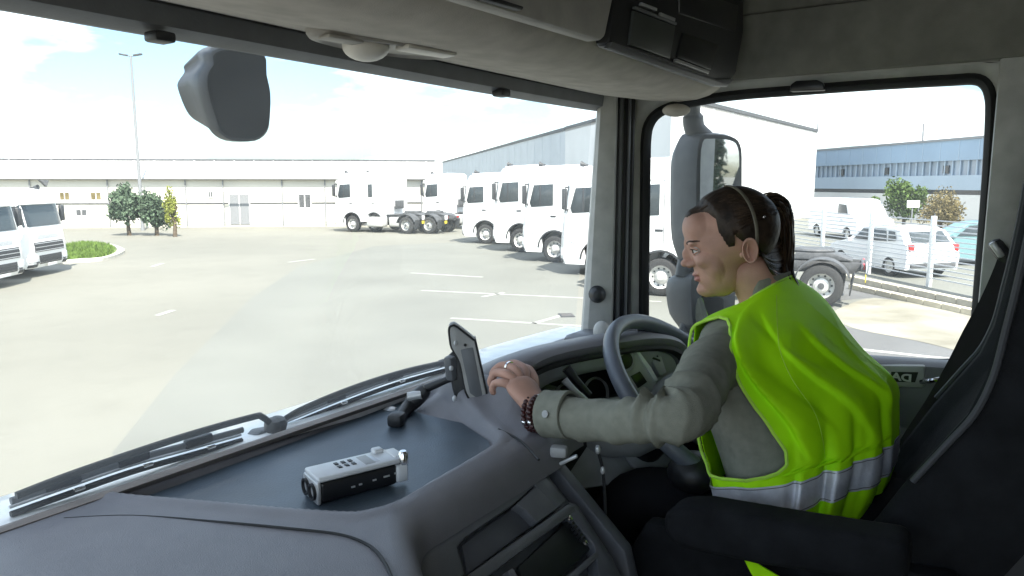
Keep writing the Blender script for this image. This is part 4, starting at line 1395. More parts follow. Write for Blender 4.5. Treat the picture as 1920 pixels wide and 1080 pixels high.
# blue office block beyond the fence
BA = at_d(1500, 288, 77); BB = at_d(1900, 252, 50)
zb = 6.05
bl = thing('blue_office_block', 'long blue clad office block with a band of windows beyond the fence', 'building', (BA.x, BA.y, 0))
a_, b2 = (BA.x, BA.y), (BB.x, BB.y)
wall_slab('upper_wall', a_, b2, 4.55, zb, 8, M['blue'], bl)
wall_slab('window_band', along(a_, b2, 0, -.25), along(a_, b2, 1, -.25), 3.45, 4.55, 7, M['winf'], bl)
wall_slab('lower_wall', a_, b2, 2.35, 3.45, 8, M['blue_l'], bl)
wall_slab('dark_band', along(a_, b2, 0, -.5), along(a_, b2, 1, -.5), 2.0, 2.35, 7, M['darkwin'], bl)  # dark band set back between the blue storey and the ground floor
wall_slab('ground_floor_wall', along(a_, b2, 0, -.1), along(a_, b2, 1, -.1), 0, 2.0, 7, M['wallw'], bl)
wall_slab('roof_edge', along(a_, b2, 0, .1), along(a_, b2, 1, .1), zb, zb + .18, 8, M['metal_pole'], bl)
for k in range(34):
    t_ = k / 34
    wall_slab('window_frame', along(a_, b2, t_, -.12), along(a_, b2, t_ + .004, -.12), 3.46, 4.54, .1, M['blue_l'], bl)
for t_ in (.26, .50, .76):
    wall_slab('open_window', along(a_, b2, t_, -.13), along(a_, b2, t_ + .022, -.13), 3.6, 4.2, .1, M['darkwin'], bl)
for k in range(14):
    t_ = (k + .5) / 14
    wall_slab('cladding_joint', along(a_, b2, t_, .02), along(a_, b2, t_ + .002, .02), 4.6, zb - .02, .03, M['blue_l'], bl)
q = along(a_, b2, .53, -3)
b_ = new(); tube(b_, [Vector((q[0], q[1], zb)), Vector((q[0], q[1], zb + 1.9))], .09, 8); obj('roof_mast', b_, M['metal_pole'], bl)
for t_ in (.10, .93):
    q = along(a_, b2, t_, .15)
    b_ = new(); box(b_, (q[0], q[1], zb - .35), (.8, .5, .25), None, .05); obj('wall_lamp', b_, M['wallw'], bl)
wall_slab('low_parapet', along(a_, b2, 0, 2.0), along(a_, b2, .5, 2.0), 0, 1.4, .3, M['wallw'], bl)

# low works building across the yard on the left
LA = at_d(-160, 432, 46); LB = at_d(820, 432, 50)
LA.z = LB.z = 0
wk = thing('works_building', 'long low cream building with a pale sheet roof on the left of the yard', 'building', (LA.x, LA.y, 0))
la, lb = (LA.x, LA.y), (LB.x, LB.y)
ze = 3.1
wall_slab('wall', la, lb, 0, ze, .4, M['wallcream'], wk)
wall_slab('wall_base', along(la, lb, 0, .05), along(la, lb, 1, .05), 0, .35, .1, M['kerb'], wk)
wall_slab('gutter', along(la, lb, 0, .35), along(la, lb, 1, .35), ze - .02, ze + .12, .3, M['metal_pole'], wk)
wall_slab('wall_string', along(la, lb, 0, .04), along(la, lb, 1, .04), 1.52, 1.60, .1, M['chassis'], wk)
ra, rb_ = along(la, lb, 0, -5), along(la, lb, 1, -5)
ea, eb = along(la, lb, 0, .4), along(la, lb, 1, .4)
b_ = new()
prism(b_, [Vector((*ea, ze + .02)), Vector((*eb, ze + .02)), Vector((*rb_, 4.35)), Vector((*ra, 4.35))], (0, 0, .08)); rf = obj('roof', b_, M['roofp'], wk, False)
for k in range(24):
    t_ = (k + .5) / 24
    e_ = Vector((*along(ea, eb, t_), ze + .10)); r_ = Vector((*along(ra, rb_, t_), 4.43))
    b_ = new(); tube(b_, [e_, r_], .045, 5); obj('roof_rib', b_, M['wallw'], rf)
b_ = new(); tube(b_, [Vector((*ra, 4.46)), Vector((*rb_, 4.46))], .10, 6); obj('roof_ridge', b_, M['chassis'], rf)
b_ = new(); m1 = [Vector((*along(along(la, lb, t_, 0), along(la, lb, t_, 0), 0), 0)) for t_ in ()]
b_.free()


def wpx(px0, px1, z0, z1, name, m_, off=.03):
    def tpar(px):
        r_ = ray(px, 400); d_ = Vector((r_.x, r_.y)); e_ = Vector((lb[0] - la[0], lb[1] - la[1]))
        den_ = d_.x * e_.y - d_.y * e_.x
        return (la[1] * d_.x - la[0] * d_.y) / -den_ * -1 * -1
    t0, t1 = tpar(px0), tpar(px1)
    return wall_slab(name, along(la, lb, t0, off), along(la, lb, t1, off), z0, z1, .06, m_, wk)


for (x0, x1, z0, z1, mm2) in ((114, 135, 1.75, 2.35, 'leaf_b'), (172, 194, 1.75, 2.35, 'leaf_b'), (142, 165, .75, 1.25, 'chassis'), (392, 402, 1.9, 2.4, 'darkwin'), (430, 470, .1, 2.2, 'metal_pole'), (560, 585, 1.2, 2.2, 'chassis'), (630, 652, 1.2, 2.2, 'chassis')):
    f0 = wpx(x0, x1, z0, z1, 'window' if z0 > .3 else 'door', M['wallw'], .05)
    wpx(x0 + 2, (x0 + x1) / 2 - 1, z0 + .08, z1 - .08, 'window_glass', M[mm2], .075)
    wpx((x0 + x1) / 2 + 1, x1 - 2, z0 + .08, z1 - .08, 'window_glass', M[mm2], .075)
for px in (60, 205, 350, 420, 530, 610, 700, 790):
    wpx(px, px + 2.2, .1, ze - .05, 'downpipe', M['metal_pole'], .10)
for (x0, x1) in ((426, 474), (246, 282)):
    wpx(x0, x1, 2.35, 2.45, 'door_canopy', M['roofp'], .8)
# awning bracket, dark triangle
q0 = at_d(74, 337, 44); q1 = at_d(92, 338, 44); q2 = at_d(88, 350, 44)
b_ = new(); prism(b_, [q0, q1, q2], (0, .3, 0)); obj('awning_end', b_, M['chassis'], wk, False)


# ------------------------------------------------------------------ trees
def foliage(name, parent, centre, rad, n, leaf, m_, lumps=9, seed=1, cone=False):
    g = np.random.default_rng(seed)
    cx = np.array(centre); rad = np.array(rad)
    if cone:
        lc = []; lr = []
        for k in range(lumps):
            h = g.random()
            w_ = (1 - h) ** .8
            a = g.random() * 6.28
            lc.append([math.cos(a) * w_ * .7, math.sin(a) * w_ * .7, -1 + 2 * h]); lr.append(.18 + .30 * w_)
        lc = np.array(lc); lr = np.array(lr)
    else:
        lc = g.normal(0, 1, (lumps, 3)); lc /= np.linalg.norm(lc, axis=1)[:, None]
        lc *= (g.random(lumps) ** .5)[:, None] * .72
        lr = .26 + .26 * g.random(lumps)
    idx = g.integers(0, lumps, n)
    v = g.normal(0, 1, (n, 3)); v /= np.linalg.norm(v, axis=1)[:, None]
    v *= (g.random(n) ** .45)[:, None]
    p = cx + (lc[idx] + v * lr[idx][:, None]) * rad
    a1 = g.normal(0, 1, (n, 3)); a1 /= np.linalg.norm(a1, axis=1)[:, None]
    a2 = np.cross(a1, g.normal(0, 1, (n, 3))); a2 /= np.linalg.norm(a2, axis=1)[:, None]
    s = leaf * (.6 + .8 * g.random(n))[:, None]
    q = np.stack([p + a1 * s, p + a2 * s * .6, p - a1 * s, p - a2 * s * .6], 1).reshape(-1, 3)
    q -= np.array(WL[parent.name])
    me_ = bpy.data.meshes.new(name)
    me_.from_pydata(q.tolist(), [], np.arange(4 * n).reshape(n, 4).tolist())
    me_.materials.append(m_)
    o_ = link(name, me_, parent); WL[o_.name] = WL[parent.name]
    return o_


def tree(name, label, p, h, crown, n, leaf, m_, seed, lumps=10, trunk=.12, group=None, cone=False, lift=.55):
    t_ = thing(name, label, 'tree' if h > 2 else 'shrub', (p.x, p.y, 0), group)
    b_ = new()
    top = h * (.95 if cone else lift + .12)
    g = random.Random(seed)
    tube(b_, smooth_path([Vector((p.x, p.y, 0)), Vector((p.x + g.uniform(-.1, .1), p.y, top * .5)), Vector((p.x + g.uniform(-.2, .2), p.y, top))], 4), [trunk * (1 - .7 * k / 8) for k in range(9)], 7)
    for k in range(5):
        a = g.random() * 6.28; z0 = top * (.45 + .1 * k)
        tube(b_, [Vector((p.x, p.y, z0)), Vector((p.x + math.cos(a) * crown[0] * .55, p.y + math.sin(a) * crown[0] * .55, z0 + h * .16))], [trunk * .45, trunk * .12], 5)
    obj('trunk', b_, M['bark'], t_)
    foliage('crown', t_, (p.x, p.y, h - crown[2]), crown, n, leaf, m_, lumps, seed, cone)
    return t_


def gp_(px, d):
    q_ = at_d(px, 345, d); return Vector((q_.x, q_.y, 0))


tree('dense_tree', 'dark green bushy tree left of the lamp post, in front of the low building', gp_(236, 40), 3.1, (1.05, 1.05, 1.45), 4200, .085, M['leaf_d'], 3, 16)
tree('dense_tree', 'dark green bushy tree right of the lamp post, in front of the low building', gp_(288, 40), 3.0, (.95, .95, 1.4), 3600, .085, M['leaf_d'], 5, 16)
tree('yellow_shrub', 'yellow flowering shrub beside the dark trees across the yard', gp_(322, 39), 2.7, (.50, .50, 1.2), 1500, .07, M['leaf_y'], 6)
tree('green_tree', 'light green tree in front of the blue office block', gp_(1700, 37), 3.6, (1.15, 1.1, 1.5), 4200, .075, M['leaf_g'], 7, 18)
tree('brown_bush', 'brownish bare looking bush in front of the blue office block', gp_(1770, 35), 2.8, (1.75, 1.2, 1.2), 4600, .055, M['leaf_b'], 8, 22)
tree('green_bush', 'small green bush above the white van, by the blue office block', gp_(1632, 40), 2.2, (.85, .7, .55), 1300, .08, M['leaf_g'], 9)
# conifers behind us: what the side mirror shows
CL = ['tall dark conifer reflected in the side mirror, left of the gap', 'short dark conifer reflected in the side mirror, beside the tall one', 'pointed dark conifer reflected in the middle of the side mirror', 'broad dark conifer reflected near the edge of the side mirror', 'last dark conifer reflected at the outer rim of the side mirror']
for k in range(5):
    x_ = 2 + 5.5 * k + random.uniform(-1, 1); y_ = -62 + random.uniform(-5, 5)
    tree('conifer', CL[k], Vector((x_, y_, 0)), (12.5, 8.5, 11.5, 10, 13)[k], (2.6, 2.6, (5.9, 4, 5.4, 4.8, 6.2)[k]), 1500, .30, M['leaf_d'], 20 + k, 26, .2, 'conifers reflected in the side mirror', True)

# ------------------------------------------------------------------ lamp post
lp = ground(268, 432)
lt = thing('lamp_post', 'tall grey lamp post with two lamp heads across the yard', 'lamp post', lp)
ztop = at_d(252, 112, (lp - Vector((0, 0, H))).dot(FW)).z
b_ = new(); tube(b_, [lp, lp + Vector((0, 0, 1.2)), Vector((lp.x, lp.y, ztop))], [.12, .11, .06], 10); obj('post', b_, M['metal_pole'], lt)
for sg in (-1, 1):
    c_ = Vector((lp.x, lp.y, ztop)) + RT * .32 * sg
    b_ = new(); box(b_, c_ + RT * .1 * sg + Vector((0, 0, .05)), (.50, .22, .10), Euler((0, R(-10) * sg, math.atan2(RT.y, RT.x))).to_matrix(), .03); obj('lamp_head', b_, M['chassis'], lt)
    b_ = new(); tube(b_, [Vector((lp.x, lp.y, ztop - .05)), c_], .03, 6); obj('lamp_arm', b_, M['metal_pole'], lt)

# ------------------------------------------------------------------ grass island with kerb
gi = [ground(px, py) for px, py in ((98, 470), (150, 460), (200, 462), (218, 470), (214, 480), (190, 488), (150, 491), (108, 492))]
gi_s = smooth_path(gi, 4, True)
cg = sum(gi_s, Vector()) / len(gi_s)
b_ = new(); prism(b_, [p for p in gi_s], (0, 0, .10)); o = obj('grass_island', b_, M['turf'], None, False); o['kind'] = 'structure'
ks = [cg + (p - cg) * 1.02 for p in gi_s]
kerb_t = thing('kerb', 'pale concrete kerb round the grass island on the left', 'kerb', cg)
n_k = len(ks); 
for i in range(0, n_k, 2):
    a3, b3, c3 = ks[i], ks[(i + 1) % n_k], ks[(i + 2) % n_k]
    b_ = new(); rr_ = []
    for q_ in (a3, b3, c3):
        q_ = q_ if q_ is not c3 else c3.lerp(b3, .02)
        o_ = (q_ - cg).normalized() * .28
        rr_.append([q_, q_ + o_, q_ + o_ + Vector((0, 0, .11)), q_ + Vector((0, 0, .13))])
    loft(b_, rr_, True, True); obj('kerb_stone', b_, M['kerb'], kerb_t, False)
g = np.random.default_rng(2)
poly = np.array([[p.x, p.y] for p in gi_s])
mn, mxx = poly.min(0), poly.max(0)
pts_ = mn + (mxx - mn) * g.random((9000, 2))
pts_ = pts_[sdf_poly(pts_, poly) < -.1]
n_ = len(pts_); hgt = .08 + .10 * g.random(n_); an = g.random(n_) * 6.28
p0 = np.c_[pts_, np.full(n_, .10)]; dx = np.c_[np.cos(an), np.sin(an), np.zeros(n_)] * .03
tip = p0 + np.c_[g.normal(0, .05, (n_, 2)), hgt]
me_ = bpy.data.meshes.new('island_grass'); me_.from_pydata(np.stack([p0 - dx, p0 + dx, tip], 1).reshape(-1, 3).tolist(), [], np.arange(3 * n_).reshape(n_, 3).tolist()); me_.materials.append(M['grass'])
tag(link('island_grass', me_), 'short green grass on the kerbed island at the left', 'grass', None, 'stuff')

# ------------------------------------------------------------------ right-hand verge: drive, dry soil, rails, fence
vg = [ground(px, py) for px, py in ((1560, 590), (1600, 568), (1640, 560), (1720, 570), (1830, 592), (1900, 612), (1900, 690), (1830, 668), (1720, 640), (1600, 616))]
sheet('dry_soil_verge', [(p.x, p.y) for p in smooth_path(vg, 3, True)], .010, M['soil'])
dr = [ground(px, py) for px, py in ((1460, 600), (1600, 616), (1720, 640), (1830, 668), (1900, 690), (1900, 760), (1500, 665))]
sheet('verge_road', [(p.x, p.y) for p in dr], .006, M['drive'])
stripe(ground(1560, 650), ground(1840, 680), .16, 'road_edge_line')
vg2 = [ground(px, py) for px, py in ((1560, 520), (1600, 522), (1900, 594), (1900, 608), (1830, 590), (1720, 568), (1640, 558), (1560, 565))]
sheet('verge_path', [(p.x, p.y) for p in vg2], .005, M['drive'])
for (pa_, pb_, w_, h_, lab) in (((1570, 523), (1880, 590), .22, .16, 'pale kerb rail along the verge, nearer the fence'), ((1590, 542), (1880, 606), .20, .14, 'pale kerb rail along the verge, nearer the truck')):
    a3, b3 = ground(*pa_), ground(*pb_)
    d3 = (b3 - a3).normalized(); n3 = Vector((-d3.y, d3.x, 0))
    kr = thing('kerb_rail', lab, 'kerb', (a3 + b3) / 2, 'kerb rails on the verge')
    for k in range(9):
        s0, s1 = a3.lerp(b3, k / 9), a3.lerp(b3, (k + .97) / 9)
        b_ = new(); prism(b_, [s0, s1, s1 + n3 * w_, s0 + n3 * w_], (0, 0, h_), .01, 1); obj('kerb_stone', b_, M['timber'], kr)
f0, f1 = ground(1741, 538), ground(1500, 487)
fd = (f1 - f0).normalized()
fen = thing('slat_fence', 'white posted fence of grey horizontal slats in front of the parked cars', 'fence', f0)
fs = f0 - fd * 4.0
post_t = [4.0]
sp_ = (ground(1630, 514) - f0).dot(fd)
posts = [4.0 - sp_, 4.0, 4.0 + sp_, 4.0 + 2 * sp_, 4.0 + 3 * sp_]
for s_ in posts:
    q_ = fs + fd * s_
    b_ = new(); box(b_, q_ + Vector((0, 0, .97)), (.11, .11, 1.94), Euler((0, 0, math.atan2(fd.y, fd.x))).to_matrix(), .01); obj('fence_post', b_, M['fence_p'], fen)
for a4, b4 in zip(posts, posts[1:]):
    for k in range(13):
        z_ = .26 + .13 * k
        m4 = fs + fd * ((a4 + b4) / 2) + Vector((0, 0, z_))
        b_ = new(); box(b_, m4, (b4 - a4 - .12, .02, .030), Euler((0, 0, math.atan2(fd.y, fd.x))).to_matrix(), 0); obj('fence_slat', b_, M['fence_s'], fen, False)

# ------------------------------------------------------------------ cars beyond the fence
def car(name, label, cat, L_, Wd, prof_low, roof, m_, pos, ang, van=False, glass_side=(), glass_rear=None):
    c_ = thing(name, label, cat, (0, 0, 0))
    b_ = new()
    rr_ = []
    for k in range(13):
        u = -1 + 2 * k / 12
        e = abs(u) ** 6
        rr_.append([Vector((y * (1 - .03 * e), u * Wd / 2 * (1 - .16 * max(0, (z - .9)) / .7 * (1 if not van else .3)), z - .02 * e)) for y, z in prof_low])
    loft(b_, rr_, True, True); obj('body', b_, m_, c_, True, 35)
    for sg in (-1, 1):
        for pts2 in glass_side:
            b_ = new()
            pp = [Vector((y, sg * (Wd / 2 * (1 - .16 * max(0, (z - .9)) / .7 * (1 if not van else .3)) + .004), z)) for y, z in pts2]
            prism(b_, pp, (0, sg * .01, 0), .003); obj('side_window', b_, M['glass_tint'], c_)
        for y in (L_ * .31, -L_ * .30):
            b_ = new(); r_ = .31
            lathe(b_, [(.20, -.10), (r_ - .03, -.10), (r_, -.06), (r_, .06), (r_ - .03, .10), (.20, .10)], (y, sg * (Wd / 2 - .10), r_), (0, sg, 0), 24, False); w_ = obj('wheel', b_, M['tyre'], c_, True, 35)
            b_ = new(); lathe(b_, [(.21, .085), (.19, .06), (.06, .05), (.04, .09), (0, .09)], (y, sg * (Wd / 2 - .10), r_), (0, sg, 0), 18, False); obj('wheel_rim', b_, M['rim'], w_)
        b_ = new(); box(b_, (-L_ / 2 + .06, sg * (Wd / 2 - .14), .92), (.10, .20, .22), None, .03); obj('tail_lamp', b_, M['tail'], c_)
        b_ = new(); box(b_, (L_ / 2 - .16, sg * (Wd / 2 - .2), .72), (.16, .30, .12), None, .04); obj('headlight', b_, M['hl'], c_)
        b_ = new(); box(b_, (L_ * .18, sg * (Wd / 2 + .06), 1.0), (.10, .16, .11), None, .03); obj('door_mirror', b_, m_, c_)
    if glass_rear:
        b_ = new(); prism(b_, [Vector((y, s * Wd, z)) for y, z, s in glass_rear], (-.02, 0, .008), .004); obj('rear_window', b_, M['glass_tint'], c_)
    b_ = new(); box(b_, (-L_ / 2 - .002, 0, .62), (.02, .5, .12), None, .005); obj('number_plate', b_, M['fence_p'], c_)
    b_ = new(); box(b_, (-L_ / 2 + .05, 0, .40), (.14, Wd * .86, .16), None, .03); obj('bumper', b_, M['chassis'], c_)
    c_.location = pos; c_.rotation_euler = (0, 0, ang)
    return c_


hatch = [(-2.0, .28), (-2.05, .62), (-2.02, .98), (-1.86, 1.05), (-1.52, 1.42), (-1.2, 1.50), (-.3, 1.52), (.25, 1.45), (.95, 1.02), (1.75, .84), (2.0, .66), (2.02, .40), (1.9, .26), (1.58, .26), (1.50, .50), (1.24, .62), (.98, .50), (.90, .26), (-.90, .26), (-.98, .50), (-1.2, .62), (-1.46, .50), (-1.54, .28)]
hside = [[(-.18, 1.04), (.62, 1.02), (.24, 1.38), (-.18, 1.42)], [(-1.0, 1.06), (-.26, 1.04), (-.26, 1.42), (-.86, 1.43)], [(-1.42, 1.10), (-1.08, 1.07), (-.98, 1.38), (-1.3, 1.36)]]
hrear = [(-1.86, 1.08, .36), (-1.86, 1.08, -.36), (-1.58, 1.38, -.32), (-1.58, 1.38, .32)]
car_ang = math.atan2(fd.y, fd.x)
pc = ground(1664, 508)
car('parked_car', 'white hatchback parked behind the slat fence', 'car', 4.05, 1.75, hatch, None, M['car_white'], Vector((pc.x, pc.y, 0)), car_ang + R(4), False, hside, hrear)
pc = ground(1812, 494)
car('parked_car', 'teal car parked behind the fence by the window edge', 'car', 4.05, 1.75, hatch, None, M['car_teal'], Vector((pc.x, pc.y, 0)), car_ang + R(70), False, hside, hrear)
vanp = [(-2.4, .35), (-2.45, .9), (-2.40, 1.95), (-2.2, 2.08), (1.0, 2.06), (1.35, 1.9), (1.85, 1.25), (2.4, 1.05), (2.5, .7), (2.5, .4), (2.3, .32), (1.95, .32), (1.85, .6), (1.55, .7), (1.25, .6), (1.15, .32), (-1.15, .32), (-1.25, .6), (-1.55, .7), (-1.85, .6), (-1.95, .35)]
vside = [[(.55, 1.3), (1.5, 1.28), (1.25, 1.75), (.55, 1.8)]]
pc = ground(1590, 446)
car('parked_van', 'white delivery van parked behind the white hatchback', 'van', 4.95, 1.95, vanp, None, M['car_white'], Vector((pc.x, pc.y, 0)), car_ang + math.pi, True, vside, None)
# road sign beyond the fence
sg_ = gp_(1714, 29)
st = thing('small_sign', 'small blank white sign on a post beyond the fence', 'sign', sg_)
zc = at_d(1714, 383, 29).z
b_ = new(); tube(b_, [sg_, Vector((sg_.x, sg_.y, zc + .1))], .03, 6); obj('sign_post', b_, M['metal_pole'], st)
b_ = new(); box(b_, Vector((sg_.x, sg_.y, zc)) - FW * .05, (.50, .03, .28), Euler((0, 0, math.atan2(RT.y, RT.x))).to_matrix(), .01); obj('sign_board', b_, M['fence_p'], st)

# ================================================================== THE DRIVER
M['skin'] = mat('skin', (.50, .29, .225), .56, spec=.4, var=.13, scale=22, bump=.25, bscale=400)
pb = M['skin'].node_tree.nodes['Principled BSDF']
pb.inputs['Subsurface Weight'].default_value = .12
pb.inputs['Subsurface Radius'].default_value = (.012, .005, .003)
M['lips'] = mat('lips', (.40, .16, .14), .45)
M['hair'] = mat('dark_brown_hair', (.030, .019, .013), .55, spec=.35, var=.6, scale=40, bump=.9, bscale=90, aniso=(1, 1, 1))
M['hair_tip'] = mat('brown_hair_ends', (.075, .045, .025), .42, spec=.6, var=.5, scale=40, bump=.9, bscale=90)
M['hair_mid'] = mat('mid_brown_hair', (.055, .034, .021), .5, spec=.4, var=.4, scale=40)
M['shirt'] = mat('grey_green_cotton', (.235, .24, .20), .9, spec=.15, var=.10, scale=60, bump=.5, bscale=900)
M['vest'] = mat('fluorescent_yellow_fabric', (.46, .98, .006), .65, spec=.2, var=.05, scale=14, bump=.4, bscale=900)
vb2 = M['vest'].node_tree.nodes['Principled BSDF']
M['vest_edge'] = mat('vest_binding', (.50, .85, .10), .7, spec=.2)
M['band'] = mat('reflective_silver_tape', (.58, .59, .63), .38, metal=.2, var=.22, scale=26, bump=.5, bscale=120)
M['trouser'] = mat('black_trousers', (.012, .012, .014), .9, spec=.15, bump=.4, bscale=600)
M['eye'] = mat('eye_white', (.62, .60, .57), .25)
M['iris'] = mat('brown_iris', (.03, .018, .010), .15)
M['brow'] = mat('dark_eyebrow', (.05, .03, .022), .8)
M['bead'] = mat('dark_red_beads', (.045, .012, .012), .3)
M['headband'] = mat('grey_gold_hairband', (.17, .155, .12), .45, var=.25, scale=60)

HC = at_d(1366, 458, 1.49)                             # head centre
az = YAW - math.atan((1373 - 960) / 1394) + R(90 + 8)   # she looks ahead, turned slightly to us
fy = Vector((math.cos(az), math.sin(az), 0))
pit = R(13)
fwd = (fy * math.cos(pit) - Vector((0, 0, 1)) * math.sin(pit)).normalized()
upv = (Vector((0, 0, 1)) * math.cos(pit) + fy * math.sin(pit)).normalized()
lft = upv.cross(fwd)                                   # towards her left = towards us
HS = .955


def hd_(x, y, z):                                      # head frame: x left, y forward, z up (metres)
    return HC + (lft * x + fwd * y + upv * z) * HS


PER = thing('person', 'woman driver in yellow high visibility vest and grey shirt, one hand on the dashboard', 'person', P(1.46, .22, -.72))

# ---- head: union of ellipsoids seen from a point inside, smooth-maximum of their radii
ELL = [((0, -.014, .030), (.072, .086, .080), .012), ((0, .022, .010), (.064, .064, .078), .012), ((0, .030, -.043), (.047, .051, .064), .012),
       ((0, .058, -.084), (.019, .023, .019), .010), ((0, .052, .045), (.052, .036, .042), .010),
       ((.033, .052, -.016), (.026, .026, .022), .010), ((-.033, .052, -.016), (.026, .026, .022), .010),
       ((0, .040, -.030), (.060, .030, .05), .012)]
FEAT = [((0, .081, .014), (.0075, .010, .020), .006), ((0, .086, -.004), (.0080, .0125, .016), .005), ((0, .0945, -.0205), (.0098, .0105, .0088), .004),
        ((.0105, .0835, -.0245), (.0078, .011, .0068), .003), ((-.0105, .0835, -.0245), (.0078, .011, .0068), .003),
        ((0, .0775, -.0485), (.0195, .0085, .0058), .004), ((0, .0758, -.0590), (.0175, .0085, .0060), .004),
        ((.027, .0755, .021), (.021, .0095, .0065), .006), ((-.027, .0755, .021), (.021, .0095, .0065), .006),
        ((0, .0715, -.083), (.013, .012, .012), .007)]
O = np.array([0, .012, -.005])


def ell_r(D, c, r):
    c = np.array(c) - O; r = np.array(r)
    a = ((D / r) ** 2).sum(1); b_ = (D * (c / r ** 2)).sum(1); c0 = ((c / r) ** 2).sum() - 1
    disc = b_ ** 2 - a * c0
    out_ = np.where(disc > 0, (b_ + np.sqrt(np.maximum(disc, 0))) / a, -1)
    return out_


def head_r(D):
    r = np.full(len(D), .02)
    for c, e, k in ELL + FEAT:
        q = ell_r(D, c, e)
        h = np.clip(.5 + .5 * (q - r) / k, 0, 1)
        r = np.where(q > 0, r * (1 - h) + q * h + k * h * (1 - h) * .6, r)
    p = O + D * r[:, None]
    dr = np.zeros(len(D))
    for s in (-1, 1):
        dr -= .0105 * np.exp(-(((p[:, 0] - s * .031) / .015) ** 2 + ((p[:, 2] - .005) / .0085) ** 2)) * (p[:, 1] > .03)
        dr -= .004 * np.exp(-(((p[:, 0] - s * .030) / .016) ** 2 + ((p[:, 2] + .052) / .018) ** 2)) * (p[:, 1] > .03)
        dr -= .005 * np.exp(-(((p[:, 0] - s * .062) / .012) ** 2 + ((p[:, 1] - .045) / .03) ** 2 + ((p[:, 2] - .035) / .02) ** 2))
    dr -= .0022 * np.exp(-((p[:, 0] / .020) ** 2 + ((p[:, 2] + .0538) / .0016) ** 2)) * (p[:, 1] > .03)
    dr -= .003 * np.exp(-((p[:, 0] / .02) ** 2 + ((p[:, 2] + .072) / .005) ** 2)) * (p[:, 1] > .03)
    return r + dr


def sphere_dirs(nu, nv):
    # finer near the face: azimuth 0 = forward
    T = np.linspace(0, math.pi, nv)
    A = np.linspace(-math.pi, math.pi, nu, endpoint=False)
    A = A - .42 * np.sin(A)
    D = np.array([[math.sin(t) * math.sin(a), math.sin(t) * math.cos(a), math.cos(t)] for t in T for a in A])
    return D


NU, NV = 150, 130
D = sphere_dirs(NU, NV)
HP = O + D * head_r(D)[:, None]
bm = new()
Bv = [[bm.verts.new(hd_(*HP[i * NU + j])) for j in range(NU)] for i in range(NV)]
lip_mask = lambda p: abs(p[0]) < .0185 - .1 * abs(p[2] + .054) and -.0632 < p[2] < -.0452 and p[1] > .070
for i in range(NV - 1):
    for j in range(NU):
        k = (j + 1) % NU
        f = bm.faces.new((Bv[i][j], Bv[i + 1][j], Bv[i + 1][k], Bv[i][k]))
        c_ = HP[i * NU + j]
        if lip_mask(c_): f.material_index = 1
bmesh.ops.remove_doubles(bm, verts=bm.verts, dist=1e-6)


# ---- joints of the body (skin surface)
NECK0 = hd_(0, -.035, -.075)
SH_L = at_d(1372, 655, 1.40); SH_R = at_d(1440, 600, 1.66)
EL_L = at_d(1262, 788, 1.14); WR_L = at_d(1014, 776, 1.30)
CH = at_d(1468, 640, 1.50)
HIP = P(1.47, .16, -.66)
NB = at_d(1440, 580, 1.50)
J = {}


def skin_mesh(chains, subdiv=2):
    """chains: list of [(point, radius), ...]; shared points join up; returns a bmesh of the skinned surface"""
    vs, es, rs, key = [], [], [], {}
    for ch in chains:
        prev = None
        for p, r in ch:
            k = tuple(round(q, 5) for q in p)
            if k not in key:
                key[k] = len(vs); vs.append(tuple(p)); rs.append(r)
            if prev is not None and prev != key[k]: es.append((prev, key[k]))
            prev = key[k]
    me_ = bpy.data.meshes.new('tmp'); me_.from_pydata(vs, es, [])
    o_ = bpy.data.objects.new('tmp', me_); COL.objects.link(o_)
    md = o_.modifiers.new('s', 'SKIN'); md.use_smooth_shade = True; md.branch_smoothing = .6
    sd_ = o_.modifiers.new('u', 'SUBSURF'); sd_.levels = sd_.render_levels = subdiv
    for i, r in enumerate(rs):
        v_ = me_.skin_vertices[0].data[i]
        v_.radius = (r, r) if not isinstance(r, tuple) else r
        v_.use_root = (i == 0)
    bpy.context.view_layer.update()
    ev = o_.evaluated_get(bpy.context.evaluated_depsgraph_get())
    m2 = bpy.data.meshes.new_from_object(ev)
    b_ = new(); b_.from_mesh(m2)
    bpy.data.objects.remove(o_); bpy.data.meshes.remove(me_); bpy.data.meshes.remove(m2)
    return b_


KN_L = P(1.36, .62, -.64); KN_R = P(1.60, .62, -.64)
FT_L = P(1.36, .80, -1.10); FT_R = P(1.60, .84, -1.08)
EL_R = P(1.74, .40, -.52); WR_R = P(1.62, .52, -.56)
W1 = CH.lerp(HIP, .5)
body_ch = [[(HIP, .10), (W1, .10), (CH, .105), (NB, .058), (NECK0, .050), (hd_(0, -.02, -.03), .05)],
           [(CH, .105), (SH_L, .05), (SH_L.lerp(EL_L, .5), .042), (EL_L, .028), (EL_L.lerp(WR_L, .35), .026), (WR_L, .022)],
           [(CH, .105), (SH_R, .05), (EL_R, .037), (WR_R, .024)],
           [(HIP, .10), (P(1.39, .22, -.68), .07), (KN_L, .05), (FT_L, .035), (FT_L + Vector((0, .14, -.06)), .03)],
           [(HIP, .10), (P(1.56, .22, -.68), .07), (KN_R, .05), (FT_R, .035), (FT_R + Vector((0, .14, -.06)), .03)]]
b2_ = skin_mesh(body_ch, 2)
me_t = bpy.data.meshes.new('t'); b2_.to_mesh(me_t); b2_.free(); bm.from_mesh(me_t); bpy.data.meshes.remove(me_t)


# ---- left hand: palm and five bent fingers, resting on the hood's near end
def hand_chain(pts, rads): return [(Vector(p), r) for p, r in zip(pts, rads)]


